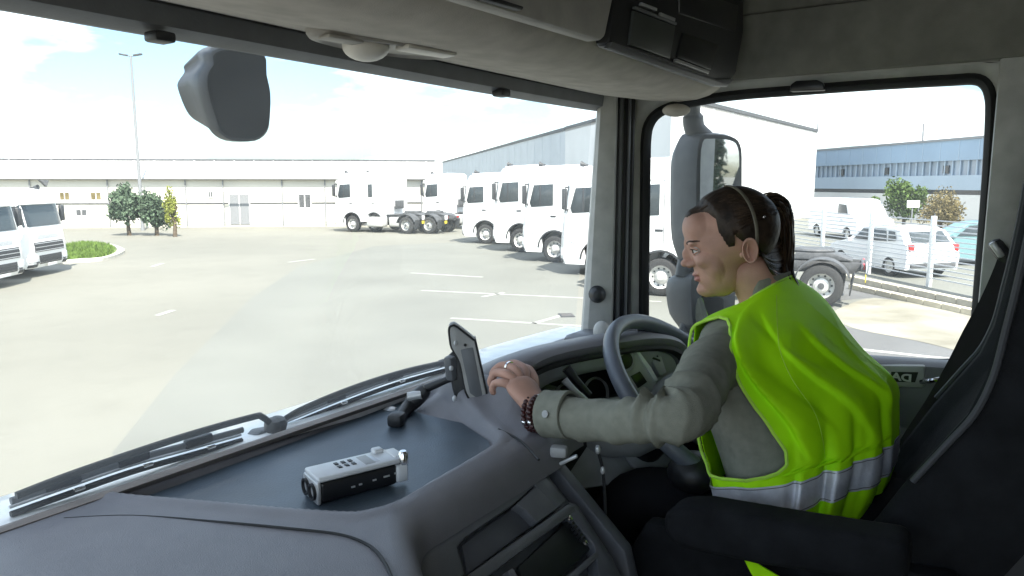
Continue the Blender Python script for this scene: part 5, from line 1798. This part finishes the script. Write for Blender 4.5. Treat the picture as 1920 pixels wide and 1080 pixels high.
dW_ = 1.30
def hpnt(px, py, d): return at_d(px, py, d)
palm_c = hpnt(985, 735, 1.335)
knk = [hpnt(985, 693, 1.392), hpnt(966, 692, 1.368), hpnt(951, 701, 1.348), hpnt(944, 717, 1.332)]
pip = [hpnt(966, 681, 1.418), hpnt(941, 684, 1.392), hpnt(929, 698, 1.368), hpnt(927, 718, 1.346)]
dip = [hpnt(946, 684, 1.425), hpnt(924, 697, 1.400), hpnt(919, 714, 1.374), hpnt(922, 732, 1.352)]
tipf = [hpnt(932, 695, 1.422), hpnt(921, 711, 1.400), hpnt(921, 727, 1.374), hpnt(928, 741, 1.352)]
fr_ = [.0088, .0090, .0085, .0075]
b3_ = skin_mesh([[(WR_L.lerp(EL_L, .12), .026), (WR_L, (.024, .020)), (WR_L.lerp(palm_c, .5), (.028, .019)), (palm_c, (.036, .017)), (palm_c.lerp((knk[1] + knk[2]) / 2, .75), (.038, .014))]], 2)
me_t = bpy.data.meshes.new('t'); b3_.to_mesh(me_t); b3_.free(); bm.from_mesh(me_t); bpy.data.meshes.remove(me_t)
for k in range(4):
    r_ = fr_[k]
    root_ = palm_c.lerp(knk[k], .45)
    b4_ = skin_mesh([hand_chain([root_, knk[k], pip[k], dip[k], tipf[k]], [r_ * 1.15, r_ * 1.2, r_ * 1.02, r_ * .9, r_ * .72])], 2)
    me_t = bpy.data.meshes.new('t'); b4_.to_mesh(me_t); b4_.free(); bm.from_mesh(me_t); bpy.data.meshes.remove(me_t)
th = [WR_L.lerp(palm_c, .35) + Vector((.012, .012, .0)), hpnt(1000, 712, 1.385), hpnt(992, 694, 1.415), hpnt(980, 688, 1.438)]
b4_ = skin_mesh([hand_chain(th, [.013, .0125, .0105, .0085])], 2)
me_t = bpy.data.meshes.new('t'); b4_.to_mesh(me_t); b4_.free(); bm.from_mesh(me_t); bpy.data.meshes.remove(me_t)
# right hand on the wheel, hidden behind her from here
wr = WR_R
for k in range(4):
    o_ = Vector((.02 * k - .03, .0, 0))
    b4_ = skin_mesh([hand_chain([wr + o_ * .5, wr + o_ + Vector((0, .05, .02)), wr + o_ + Vector((0, .085, .015)), wr + o_ + Vector((0, .095, -.01))], [.014, .012, .009, .007])], 1)
    me_t = bpy.data.meshes.new('t'); b4_.to_mesh(me_t); b4_.free(); bm.from_mesh(me_t); bpy.data.meshes.remove(me_t)
body = obj('body', bm, [M['skin'], M['lips']], PER, True, 75)

# ---- face details
def on_skin(x, z, off=0.0, y=.08):
    for _ in range(6):
        d_ = np.array([x, y, z]) - O
        n_ = np.linalg.norm(d_); d_ = d_ / n_
        r_ = head_r(d_[None])[0]
        y = y * .3 + .7 * (O[1] + d_[1] * r_)
        if abs(n_ - r_) < 2e-4: break
    return hd_(x * (1 + off / .08), y + off, z)


for s in (-1, 1):
    c_ = hd_(s * .031, .0668, .0045)
    bm = new(); blob(bm, c_, (.0115, .0115, .0115), None, 20, 14); ey = obj('eyeball', bm, M['eye'], PER, True, 80)
    g_ = (fwd + lft * .10).normalized()
    bm = new(); lathe(bm, [(.0058, .0098), (.0054, .0112), (.0, .0118)], c_, g_, 16); obj('iris', bm, M['iris'], ey)

    def lid(dz, bow, r_, m_, name, y_=.0788, x0=.0150, x1=.0470):
        b_ = new()
        pp = [hd_(s * (x0 + (x1 - x0) * t_), y_ - .30 * max(0, (x0 + (x1 - x0) * t_) - .031) - .006 * abs(2 * t_ - 1) ** 2, dz + bow * (1 - (2 * t_ - 1) ** 2) + .0015 * t_) for t_ in [k / 10 for k in range(11)]]
        tube(b_, pp, [r_ * (.45 + .55 * math.sin(math.pi * min(1, .12 + k / 11))) for k in range(11)], 6, flat=1.3)
        return obj(name, b_, m_, PER)
    lid(.0055, .0052, .0030, M['skin'], 'upper_eyelid')
    lid(.0038, .0046, .0014, M['brow'], 'eyelashes', .0801)
    lid(.0015, -.0040, .0022, M['skin'], 'lower_eyelid', .0778)
    b_ = new()
    pp = [on_skin(s * (.013 + .038 * t_), .0195 + .0080 * math.sin(2.2 * t_) - .002 * t_, .0004) for t_ in [k / 10 for k in range(11)]]
    tube(b_, pp, [.0016, .0022, .0025, .0026, .0026, .0025, .0024, .0022, .0019, .0015, .0008], 6, flat=.8); obj('eyebrow', b_, M['brow'], PER)
    # ear
    bm = new()
    ec = np.array([s * .0690, -.030, -.015])
    def ept(a, rr, o):
        y = -.0155 * math.cos(a) * rr * (1.0 + .15 * math.sin(a)); z = .0280 * math.sin(a) * rr
        return hd_(ec[0] + s * (o - .20 * y), ec[1] + y - .22 * z * .4, ec[2] + z)
    an_ = [2 * math.pi * k / 28 for k in range(28)]
    def wob(a): return 1 - .16 * max(0, -math.sin(a)) ** 2 - .05 * math.cos(a)
    loft(bm, [[ept(a, .55, -.012) for a in an_], [ept(a, .80 * wob(a), .000) for a in an_], [ept(a, 1.0 * wob(a), .009) for a in an_], [ept(a, 1.0 * wob(a), .0135) for a in an_], [ept(a, .90 * wob(a), .0145) for a in an_], [ept(a, .76 * wob(a), .0105) for a in an_], [ept(a, .52, .0055) for a in an_], [ept(a, .30, .001) for a in an_], [ept(a, .05, -.002) for a in an_]], True, True)
    ear = obj('ear', bm, M['skin'], PER, True, 80)
    bm = new(); tube(bm, smooth_path([ept(math.pi * .60, .58, .007), ept(math.pi * .95, .42, .0070), ept(math.pi * 1.35, .46, .006)], 4), .0022, 6); obj('ear_fold', bm, M['skin'], ear)
    bm = new(); blob(bm, hd_(s * .0690, -.0135, -.019), (.004, .0045, .006)); obj('ear_fold', bm, M['skin'], ear)
# nostril shade is put in by colour: two small dark blobs under the tip
for s in (-1, 1):
    bm = new(); blob(bm, hd_(s * .0062, .0895, -.0300), (.0032, .0042, .0018)); obj('nostril', bm, M['lips'], PER)

# ---- hair: cap grown off the skull behind a hairline, pulled back to a ponytail
def hair_amount(p):
    x, y, z = p
    ax_ = abs(x)
    # hairline height as a function of how far forward we are
    if y > -.005:
        t_ = min(1, (y + .005) / .085)
        line = .018 + .053 * sst(0, .45, t_) + .004 * t_
        line += .012 * sst(.35, .6, t_) * (1 - sst(.75, 1, t_)) * (ax_ / .05)
        m_ = (z - line) / .022
        if y < .022 and z > .0: m_ = max(m_, (.016 - y + .35 * (z - .02)) / .016 * min(1, (z - .0) / .022))   # sideburn
    else:
        line = .026 - 1.25 * (-.005 - y)
        if y < -.040: line = -.020 - 1.1 * (-.040 - y)
        m_ = (z - max(line, -.085)) / .012
    return min(1, max(0, m_))


bm = new()
NU2, NV2 = 150, 110
D2 = sphere_dirs(NU2, NV2)
r2 = head_r(D2)
P2 = O + D2 * r2[:, None]
am = np.array([hair_amount(p) for p in P2])
strand = np.array([noise.noise(Vector((p[0] * 160, p[1] * 14, p[2] * 60))) for p in P2])
P3 = O + D2 * (r2 + np.where(am > 0, .0012 + (.0095 + .0008 * strand) * np.sqrt(am) * np.where(P2[:, 1] > .03, 1 - .70 * np.clip((P2[:, 1] - .03) / .05, 0, 1), 1), -.004))[:, None]
Hv = [[bm.verts.new(hd_(*P3[i * NU2 + j])) for j in range(NU2)] for i in range(NV2)]
for i in range(NV2 - 1):
    for j in range(NU2):
        k = (j + 1) % NU2
        ii = (i * NU2 + j, (i + 1) * NU2 + j, (i + 1) * NU2 + k, i * NU2 + k)
        if max(am[q] for q in ii) > 0:
            bm.faces.new((Hv[i][j], Hv[i + 1][j], Hv[i + 1][k], Hv[i][k]))
loose = [v for v in bm.verts if not v.link_faces]
bmesh.ops.delete(bm, geom=loose, context='VERTS')
bmesh.ops.remove_doubles(bm, verts=bm.verts, dist=1e-6)
hair = obj('hair', bm, M['hair'], PER, True, 80)
# fine strands combed back over the cap
bm = new()
g = random.Random(11)
bmq = new()
for k in range(420):
    s = 1 if k % 5 else -1
    z0 = g.uniform(.0, 1)
    # from the hairline to the tie
    th0 = g.uniform(R(8), R(100)) * s
    el = g.uniform(R(28), R(78)) if abs(th0) < R(60) else g.uniform(R(18), R(55))
    d0 = np.array([math.cos(el) * math.sin(th0), math.cos(el) * math.cos(th0), math.sin(el)])
    d1 = np.array([.02 * s, -.93, .36]) + np.array([g.uniform(-.06, .06), 0, g.uniform(-.08, .08)])
    d1 /= np.linalg.norm(d1)
    pts = []
    for t_ in np.linspace(0, 1, 9):
        d_ = d0 * (1 - t_) + d1 * t_ + np.array([s * .35 * math.sin(math.pi * t_), 0, .10 * math.sin(math.pi * t_)])
        d_ /= np.linalg.norm(d_)
        pts.append(d_)
    pts = np.array(pts)
    rr = head_r(pts)
    q = O + pts * (rr + np.array([.001, .004, .008, .0105, .0112, .0112, .0112, .0112, .0112]))[:, None]
    if hair_amount(q[0]) < .3: continue
    tube(bmq if k % 3 == 0 else bm, [hd_(*v) for v in q], [.0008] + [.0013] * 7 + [.0007], 3, False)
tag(obj('hair_strands', bm, M['hair'], PER, True, 80), kind='stuff'); tag(obj('hair_strands', bmq, M['hair_mid'], PER, True, 80), kind='stuff')
# ponytail
tail_px = [(1424, 396, 1.50), (1440, 380, 1.51), (1457, 383, 1.52), (1467, 406, 1.53), (1470, 450, 1.53), (1468, 505, 1.53), (1480, 540, 1.49), (1504, 572, 1.46), (1534, 603, 1.44), (1558, 632, 1.42), (1576, 660, 1.41)]
tp_ = smooth_path([at_d(*q) for q in tail_px], 6)
nT = len(tp_)
def t_rad(t_): return np.interp(t_, [0, .08, .2, .35, .5, .62, .75, .9, 1], [.014, .017, .019, .019, .019, .018, .013, .008, .003])
bm = new(); tube(bm, tp_, [float(t_rad(k / (nT - 1))) * .82 for k in range(nT)], 14); pony = obj('ponytail', bm, M['hair'], PER, True, 80)
bm = new(); bmt = new()
for k in range(150):
    a = g.uniform(0, 6.28); q_ = g.uniform(.55, 1.08); ph_ = g.uniform(0, 6.28); s0 = int(g.uniform(0, .25) * nT); s1 = int(g.uniform(.72, 1) * nT)
    fr2 = frames(tp_)
    line = []
    for i in range(s0, s1, 2):
        p, t_, u, v = fr2[i]
        w_ = float(t_rad(i / (nT - 1))) * q_ * (1 + .12 * math.sin(i * .35 + ph_))
        line.append(p + (u * math.cos(a + .012 * i) + v * math.sin(a + .012 * i)) * w_)
    if len(line) > 4:
        tgt = bm if k % 3 else bmt
        tube(tgt, line, [.0017] * (len(line) - 1) + [.0005], 3, False)
tag(obj('ponytail_strands', bm, M['hair'], pony, True, 80), kind='stuff'); tag(obj('ponytail_strands', bmt, M['hair_tip'], pony, True, 80), kind='stuff')
bm = new()
for k in range(16, 26):      # loose wisps at the nape and temple
    if k < 16:
        p0 = hd_(g.uniform(.05, .068), g.uniform(-.06, -.035), g.uniform(-.05, -.01)); e_ = at_d(g.uniform(1450, 1480), g.uniform(510, 545), g.uniform(1.45, 1.49))
    else:
        p0 = at_d(g.uniform(1438, 1462), g.uniform(376, 384), 1.50); e_ = at_d(g.uniform(1474, 1486), g.uniform(386, 430), 1.51)
    mid = p0.lerp(e_, .5) + Vector((g.uniform(-.01, .01), g.uniform(-.012, .0), g.uniform(-.002, .012)))
    tube(bm, smooth_path([p0, mid, e_], 5), .0006, 3, False)
tag(obj('loose_wisps', bm, M['hair_tip'], PER, True, 80), kind='stuff')
# nape hair swept from behind the ear into the tail
bm = new()
for k in range(110):
    t_ = k / 109
    p0 = hd_(.066 - .022 * t_ + g.uniform(-.003, .003), -.036 - .030 * t_, .020 - .088 * t_); e_ = at_d(1458 + 10 * t_ + g.uniform(-4, 4), 420 + 105 * t_, 1.515)
    mid = p0.lerp(e_, .5) + lft * g.uniform(.002, .010) + Vector((0, 0, -.006))
    tube(bm, smooth_path([p0, mid, e_], 4), [.0015, .002, .002, .002, .002, .002, .002, .002, .0012], 4, False)
tag(obj('nape_hair', bm, M['hair_tip'], PER, True, 80), kind='stuff')
# hairband: a flat band over the crown and down behind the ear
def skull(d_):
    d_ = np.array(d_, float); d_ /= np.linalg.norm(d_)
    return O + d_ * (head_r(d_[None])[0] + .0125)
bm = new(); rg = []
ptsb = [Vector(hd_(*skull((math.sin(a) * .95, -.20 - .55 * abs(math.sin(a)), math.cos(a) * .98 + .04)))) for a in np.linspace(-1.75, 1.75, 40)]
for p, t_, u, v in frames(ptsb):
    nrm = (p - HC).normalized(); w_ = t_.cross(nrm).normalized()
    rg.append([p + w_ * .0042 + nrm * .0003, p + w_ * .003 + nrm * .002, p - w_ * .003 + nrm * .002, p - w_ * .0042 + nrm * .0003, p - nrm * .002])
loft(bm, rg, True, True); obj('hairband', bm, M['headband'], PER, True, 60)
bm = new(); blob(bm, at_d(1432, 407, 1.415), (.004, .004, .004)); obj('hair_clip', bm, M['chrome'], PER)
bm = new(); lathe(bm, [(.020, -.008), (.023, -.004), (.023, .004), (.020, .008)], tp_[3], (tp_[5] - tp_[1]), 16); obj('hair_tie', bm, M['hair'], pony)

# ---- grey shirt: collar, torso, sleeves
def oval(c, a1, a2, n=36, fn=None):
    return [c + a1 * math.cos(t_) * (fn(t_) if fn else 1) + a2 * math.sin(t_) * (fn(t_) if fn else 1) for t_ in [2 * math.pi * k / n for k in range(n)]]


RINGS = [((1385, 985), (1640, 965), .200, 1.40), ((1366, 925), (1672, 890), .205, 1.40), ((1352, 875), (1681, 825), .205, 1.40), ((1332, 822), (1678, 765), .205, 1.41), ((1312, 765), (1664, 716), .203, 1.42),
         ((1300, 705), (1618, 668), .200, 1.43), ((1302, 655), (1584, 624), .195, 1.44), ((1312, 612), (1560, 586), .172, 1.46), ((1340, 588), (1532, 556), .130, 1.48), ((1385, 570), (1502, 532), .088, 1.49), ((1412, 560), (1482, 519), .066, 1.495)]
SIDE = Vector((-1, .04, 0)).normalized()


def ring_at(t_):
    """interpolated garment ring: centre, forward half axis, side half axis (t_ counts rings)"""
    t_ = max(0, min(len(RINGS) - 1.0001, t_))
    i = int(t_); f_ = t_ - i
    def vals(k):
        (ax_, ay_), (bx_, by_), w_, d_ = RINGS[max(0, min(len(RINGS) - 1, k))]
        return np.array([ax_, ay_, bx_, by_, w_, d_])
    p0, p1, p2, p3 = vals(i - 1), vals(i), vals(i + 1), vals(i + 2)
    v = .5 * (2 * p1 + (p2 - p0) * f_ + (2 * p0 - 5 * p1 + 4 * p2 - p3) * f_ ** 2 + (3 * p1 - p0 - 3 * p2 + p3) * f_ ** 3)
    A = at_d(v[0], v[1], v[5]); B = at_d(v[2], v[3], v[5])
    c = (A + B) / 2
    return c, (A - B) / 2, SIDE * v[4]


bm = new()
rings = []
for k in range(34):
    t_ = .2 + 9.6 * k / 33
    c, a1, a2 = ring_at(t_)
    sc_ = .86 if t_ < 8.5 else .86 + .10 * (t_ - 8.5) / 1.5
    rings.append([c + (a1 * math.cos(a) + a2 * math.sin(a)) * sc_ * (1 + .012 * noise.noise(Vector((math.cos(a) * 3, math.sin(a) * 3, t_ * 1.2)))) for a in [2 * math.pi * q / 48 for q in range(48)]])
loft(bm, rings, True, True); shirt = obj('shirt', bm, M['shirt'], PER, True, 80)
# collar round the neck
bm = new()
n0 = at_d(1440, 548, 1.495); nd = (NECK0 - n0).normalized()
c10, b1, b2c = ring_at(10)
rings = []
for s_, h_ in ((1.05, -.03), (.98, -.002), (.93, .016), (.90, .022), (.86, .017), (.88, -.01)):
    rings.append([c10 + (b1 * math.cos(a) * .98 + b2c * math.sin(a) * .95) * s_ + Vector((0, .012, 1)).normalized() * h_ * (1 - .45 * math.cos(a + math.pi)) for a in [2 * math.pi * q / 36 for q in range(36)]])
loft(bm, rings, True, False); obj('shirt_collar', bm, M['shirt'], shirt, True, 70, solid=.002)


def sleeve(path, rad, wr_, seed, cuff=True):
    pp = smooth_path(path, 26)
    n_ = len(pp)
    b_ = new(); rr_ = []
    for i, (p, t_, u, v) in enumerate(frames(pp)):
        s_ = i / (n_ - 1)
        r0 = float(np.interp(s_, np.linspace(0, 1, len(rad)), rad))
        ring = []
        for q in range(40):
            a = 2 * math.pi * q / 40
            fold = 0
            for (c_, w_, amp, fq, ph_) in wr_:
                e_ = math.exp(-((s_ - c_) / w_) ** 2)
                fold += amp * e_ * (1.2 - 2.4 * abs(math.sin(.5 * fq * s_ + .9 * math.sin(a + ph_) + ph_)) ** .6) * (.35 + .65 * max(0, math.cos(a - ph_)))
            fold += .0022 * noise.noise(Vector((math.cos(a) * 1.6, math.sin(a) * 1.6, s_ * 9 + seed)))
            ring.append(p + (u * math.cos(a) + v * math.sin(a)) * (r0 + fold))
        rr_.append(ring)
    loft(b_, rr_, True, False)
    return b_, pp


mid_u = SH_L.lerp(EL_L, .5) + Vector((0, .0, .012))
fore = EL_L.lerp(WR_L, .5) + Vector((0, 0, -.008))
SH0 = SH_L + (CH - SH_L).normalized() * .05
b_, pl_ = sleeve([SH0, SH_L + Vector((-.01, 0, .0)), mid_u, EL_L + Vector((.012, -.012, .012)), EL_L + Vector((-.008, .035, -.002)), fore, WR_L.lerp(EL_L, .08)], [.058, .058, .053, .048, .046, .046, .042, .038, .036, .035, .034],
                 [(.60, .11, .0110, 88, 1.2), (.64, .07, .0045, 120, .3), (.28, .10, .0085, 50, 2.2), (.84, .10, .0030, 60, 4.0), (.46, .07, .0095, 90, 1.6)], 3)
obj('sleeve', b_, M['shirt'], shirt, True, 80, solid=.0015)
cdir = (WR_L - EL_L).normalized()
bm = new()
u_ = Vector((0, 0, 1)); u_ = (u_ - cdir * u_.dot(cdir)).normalized(); v_ = cdir.cross(u_)
cw = WR_L - cdir * .012
rings = []
for s_, h_ in ((.037, -.052), (.0415, -.050), (.0405, -.03), (.040, -.008), (.0415, .0), (.0385, .001), (.037, -.02)):
    rings.append([cw + cdir * h_ + (u_ * math.cos(a) + v_ * math.sin(a) * .92) * s_ * (1 + .02 * math.sin(3 * a)) for a in [2 * math.pi * q / 30 for q in range(30)]])
loft(bm, rings, True, False); cf = obj('shirt_cuff', bm, M['shirt'], shirt, True, 50, solid=.0015)
bdir = (Vector((0, 0, H)) - cw).normalized()
bdir = (bdir - cdir * bdir.dot(cdir)).normalized()
bm = new(); lathe(bm, [(.006, 0), (.0065, .002), (.004, .003), (0, .002)], cw - cdir * .028 + bdir * .0405, bdir, 14); obj('cuff_button', bm, M['cluster'], cf)
b_, _ = sleeve([SH_R + (CH - SH_R).normalized() * .05, SH_R, SH_R.lerp(EL_R, .5), EL_R, EL_R.lerp(WR_R, .5), WR_R], [.07, .072, .062, .055, .05, .042, .038], [(.55, .15, .004, 50, 1)], 7)
obj('sleeve', b_, M['shirt'], shirt, True, 80)
# seam down the shirt's side
bm = new()
sp2 = []
for t_ in (2.6, 3.2, 3.8, 4.4):
    c, a1, a2 = ring_at(t_); a = R(105 + 9 * (4.4 - t_)); sp2.append(c + (a1 * math.cos(a) + a2 * math.sin(a)) * .868)
tube(bm, smooth_path(sp2, 5), .0014, 5); obj('shirt_seam', bm, M['chassis'], shirt)

# ---- high visibility vest
HOLE = [(2.3, 70, 0), (2.4, 69, 22), (2.6, 66, 32), (3.0, 60, 39), (3.6, 54, 41), (4.4, 50, 42), (5.2, 49, 42), (6.0, 50, 41), (6.8, 51, 37), (7.4, 53, 30), (7.8, 56, 19), (8.05, 58, 0)]
ht = np.array([h[0] for h in HOLE]); hc_ = np.array([h[1] for h in HOLE]); hw_ = np.array([h[2] for h in HOLE])


CREASE = [(R(88), 8.2, R(112), 2.3, .085, .05), (R(112), 7.6, R(150), 2.6, .08, .055), (R(140), 6.8, R(168), 3.2, .08, .05), (R(98), 7.8, R(140), 5.2, -.05, .05), (R(100), 6.2, R(128), 3.4, -.05, .06), (R(126), 2.6, R(118), .2, .07, .07), (R(106), 2.4, R(98), .2, .06, .06), (R(148), 2.8, R(140), .3, .07, .06), (R(168), 5.5, R(160), .5, .06, .07), (R(92), 7.2, R(84), 5.0, .05, .05)]


def vest_pt(t_, a_, off=1.0):
    c, a1, a2 = ring_at(t_)
    p = a1 * math.cos(a_) + a2 * math.sin(a_)
    low = max(0, 1 - t_ / 8.5)
    near = math.sin(a_)
    f_ = .030 * low * math.sin(7 * a_ + .7 * t_ + 1.2 * math.sin(t_ * .8)) + .016 * math.sin(13 * a_ - 1.1 * t_) * low
    f_ += .035 * noise.noise(Vector((math.cos(a_) * 2.2, math.sin(a_) * 2.2, t_ * .33 + 5)))
    # long drapes running from the shoulder to the small of the back
    def ridge(x_): return 1 - 2 * abs(math.sin(x_)) ** .7
    f_ += .034 * sst(1.5, 4, t_) * (1 - sst(7, 8.6, t_)) * ridge(2.3 * a_ + .34 * t_ + .5) * sst(R(70), R(110), a_)
    f_ += .020 * sst(2, 5, t_) * (1 - sst(6.5, 8, t_)) * ridge(4.1 * a_ - .45 * t_) * sst(R(90), R(140), a_)
    # creases: one side sharp, the other falling away softly
    for (aa, ta, ab, tb_, am_, w_) in CREASE:
        dx_, dy_ = (ab - aa), (tb_ - ta) * .22
        l2 = dx_ * dx_ + dy_ * dy_
        q_ = ((a_ - aa) * dx_ + (t_ - ta) * .22 * dy_) / l2
        d_ = ((a_ - aa) * dy_ - (t_ - ta) * .22 * dx_) / math.sqrt(l2)
        e_ = sst(-.15, .2, q_) * (1 - sst(.75, 1.15, q_))
        f_ += am_ * e_ * (math.exp(-(d_ / (w_ * 2.6)) ** 2) if d_ < 0 else math.exp(-(d_ / (w_ * .6)) ** 2))
    # gathered pleats where the tape cinches
    for (ac, w_, am_) in ((R(118), .05, -.10), (R(136), .045, -.09), (R(100), .04, -.05), (R(158), .05, -.08)):
        x_ = (a_ - ac - .05 * (t_ - 2)) / w_
        f_ += am_ * math.exp(-x_ * x_) * math.exp(-((t_ - 1.6) / 1.5) ** 2)
    return c + p * (1 + f_) * off


NC = 240
rowsT = list(np.linspace(0, 2.2, 30)) + list(np.linspace(2.25, 8.1, 90)) + list(np.linspace(8.2, 10, 16))


def row(t_):
    hw2 = float(np.interp(t_, ht, hw_, 0, 0)) if ht[0] <= t_ <= ht[-1] else 0
    hc2 = float(np.interp(t_, ht, hc_))
    a0, a1_ = R(hc2 + hw2), R(hc2 + 360 - hw2)
    return a0, a1_


bm = new()
vr = []
for t_ in rowsT:
    a0, a1_ = row(t_)
    vr.append([bm.verts.new(vest_pt(t_, a0 + (a1_ - a0) * k / (NC - 1))) for k in range(NC)])
for i in range(len(rowsT) - 1):
    for k in range(NC - 1):
        bm.faces.new((vr[i][k], vr[i][k + 1], vr[i + 1][k + 1], vr[i + 1][k]))
bmesh.ops.remove_doubles(bm, verts=bm.verts, dist=2e-4)
bmesh.ops.recalc_face_normals(bm, faces=bm.faces)
vest = obj('vest', bm, M['vest'], PER, True, 80, solid=.0018)
# silver tape round the waist, a loose second one at the hem
def tape(t0, t1, name='reflective_tape'):
    b_ = new(); rr_ = []
    for k in range(300):
        a_ = 2 * math.pi * k / 299
        rr_.append([vest_pt(t_, a_, 1.022) for t_ in np.linspace(t0, t1, 6)])
    loft(b_, rr_, False, False); return obj(name, b_, M['band'], vest, True, 80)
tape(1.28, 2.12); tape(.02, .42)
M['thread'] = mat('grey_thread', (.22, .23, .22), .8)
for t_ in (1.34, 2.06):
    bm = new(); tube(bm, [vest_pt(t_, a, 1.026) for a in np.linspace(0, 2 * math.pi, 160)], .0009, 4); obj('tape_stitching', bm, M['thread'], vest)
bm = new(); tube(bm, [vest_pt(.0, a, 1.004) for a in np.linspace(0, 2 * math.pi, 120)], .0032, 6); obj('hem_binding', bm, M['vest_edge'], vest)
bm = new(); tube(bm, [vest_pt(t_, R(122) - .06 * math.sin(t_ * .4), 1.004) for t_ in np.linspace(2.1, 8.8, 50)], .0011, 5); obj('vest_seam', bm, M['vest_edge'], vest)
# binding of the armhole
bm = new()
edge_pts = []
for t_ in np.linspace(2.31, 8.04, 90):
    a0, a1_ = row(t_); edge_pts.append(vest_pt(t_, a0, 1.006))
for t_ in np.linspace(8.04, 2.31, 90):
    a0, a1_ = row(t_); edge_pts.append(vest_pt(t_, a1_ - 2 * math.pi, 1.006))
tube(bm, edge_pts, .0032, 6, closed=True); obj('armhole_binding', bm, M['vest_edge'], vest)
bm = new(); tube(bm, [vest_pt(10, a, 1.0) for a in np.linspace(0, 2 * math.pi, 40)], .003, 6); obj('collar_binding', bm, M['vest_edge'], vest)
# loose hem flap hanging below the armrest
bm = new()
fl = [at_d(1392, 1044, 1.16), at_d(1418, 1056, 1.15), at_d(1462, 1082, 1.14), at_d(1490, 1100, 1.14), at_d(1430, 1110, 1.15), at_d(1408, 1075, 1.16)]
prism(bm, fl, (.004, .002, 0), .001); obj('vest_flap', bm, M['vest'], vest)
bm = new()
fl = [at_d(1340, 936, 1.30), at_d(1372, 918, 1.29), at_d(1390, 940, 1.27), at_d(1385, 962, 1.27), at_d(1360, 956, 1.29)]
prism(bm, fl, (.004, .002, 0), .001); obj('vest_flap', bm, M['vest'], vest)

# ---- black trousers
b_ = skin_mesh([[(HIP, .15), (P(1.39, .24, -.67), .095), (P(1.375, .42, -.65), .083), (KN_L, .068), (FT_L, .055)],
                [(HIP, .15), (P(1.56, .24, -.67), .095), (P(1.58, .42, -.65), .083), (KN_R, .068), (FT_R, .055)], [(HIP, .15), (HIP + Vector((0, .02, .10)), .12)]], 2)
obj('trousers', b_, M['trouser'], PER, True, 80)
for f_ in (FT_L, FT_R):
    bm = new(); box(bm, f_ + Vector((0, .08, -.07)), (.09, .26, .08), Euler((R(-12), 0, 0)).to_matrix(), .03, 3); obj('shoe', bm, M['black'], PER)
# ---- bead bracelets and ring on the reaching hand
br = WR_L + cdir * .006
for off_, mm_, rb2, nb_ in ((.0, 'bead', .0062, 20), (.013, 'bead', .0052, 22)):
    bm = new()
    for k in range(nb_):
        a = 2 * math.pi * k / nb_
        blob(bm, br + cdir * off_ + (u_ * math.cos(a) * .0285 + v_ * math.sin(a) * .0255), (rb2,) * 3, None, 8, 6)
    bl_ = obj('bracelet', bm, M['bead'], PER)
    for a in (.3, 2.4, 4.4):
        b5 = new(); blob(b5, br + cdir * off_ + (u_ * math.cos(a) * .030 + v_ * math.sin(a) * .027), (.0052,) * 3, None, 10, 8); obj('silver_bead', b5, M['chrome'], bl_)
rp_ = knk[1].lerp(pip[1], .45)
bm = new(); lathe(bm, [(.0098, -.0022), (.0112, -.002), (.0112, .002), (.0098, .0022)], rp_, pip[1] - knk[1], 16); obj('finger_ring', bm, M['chrome'], PER)
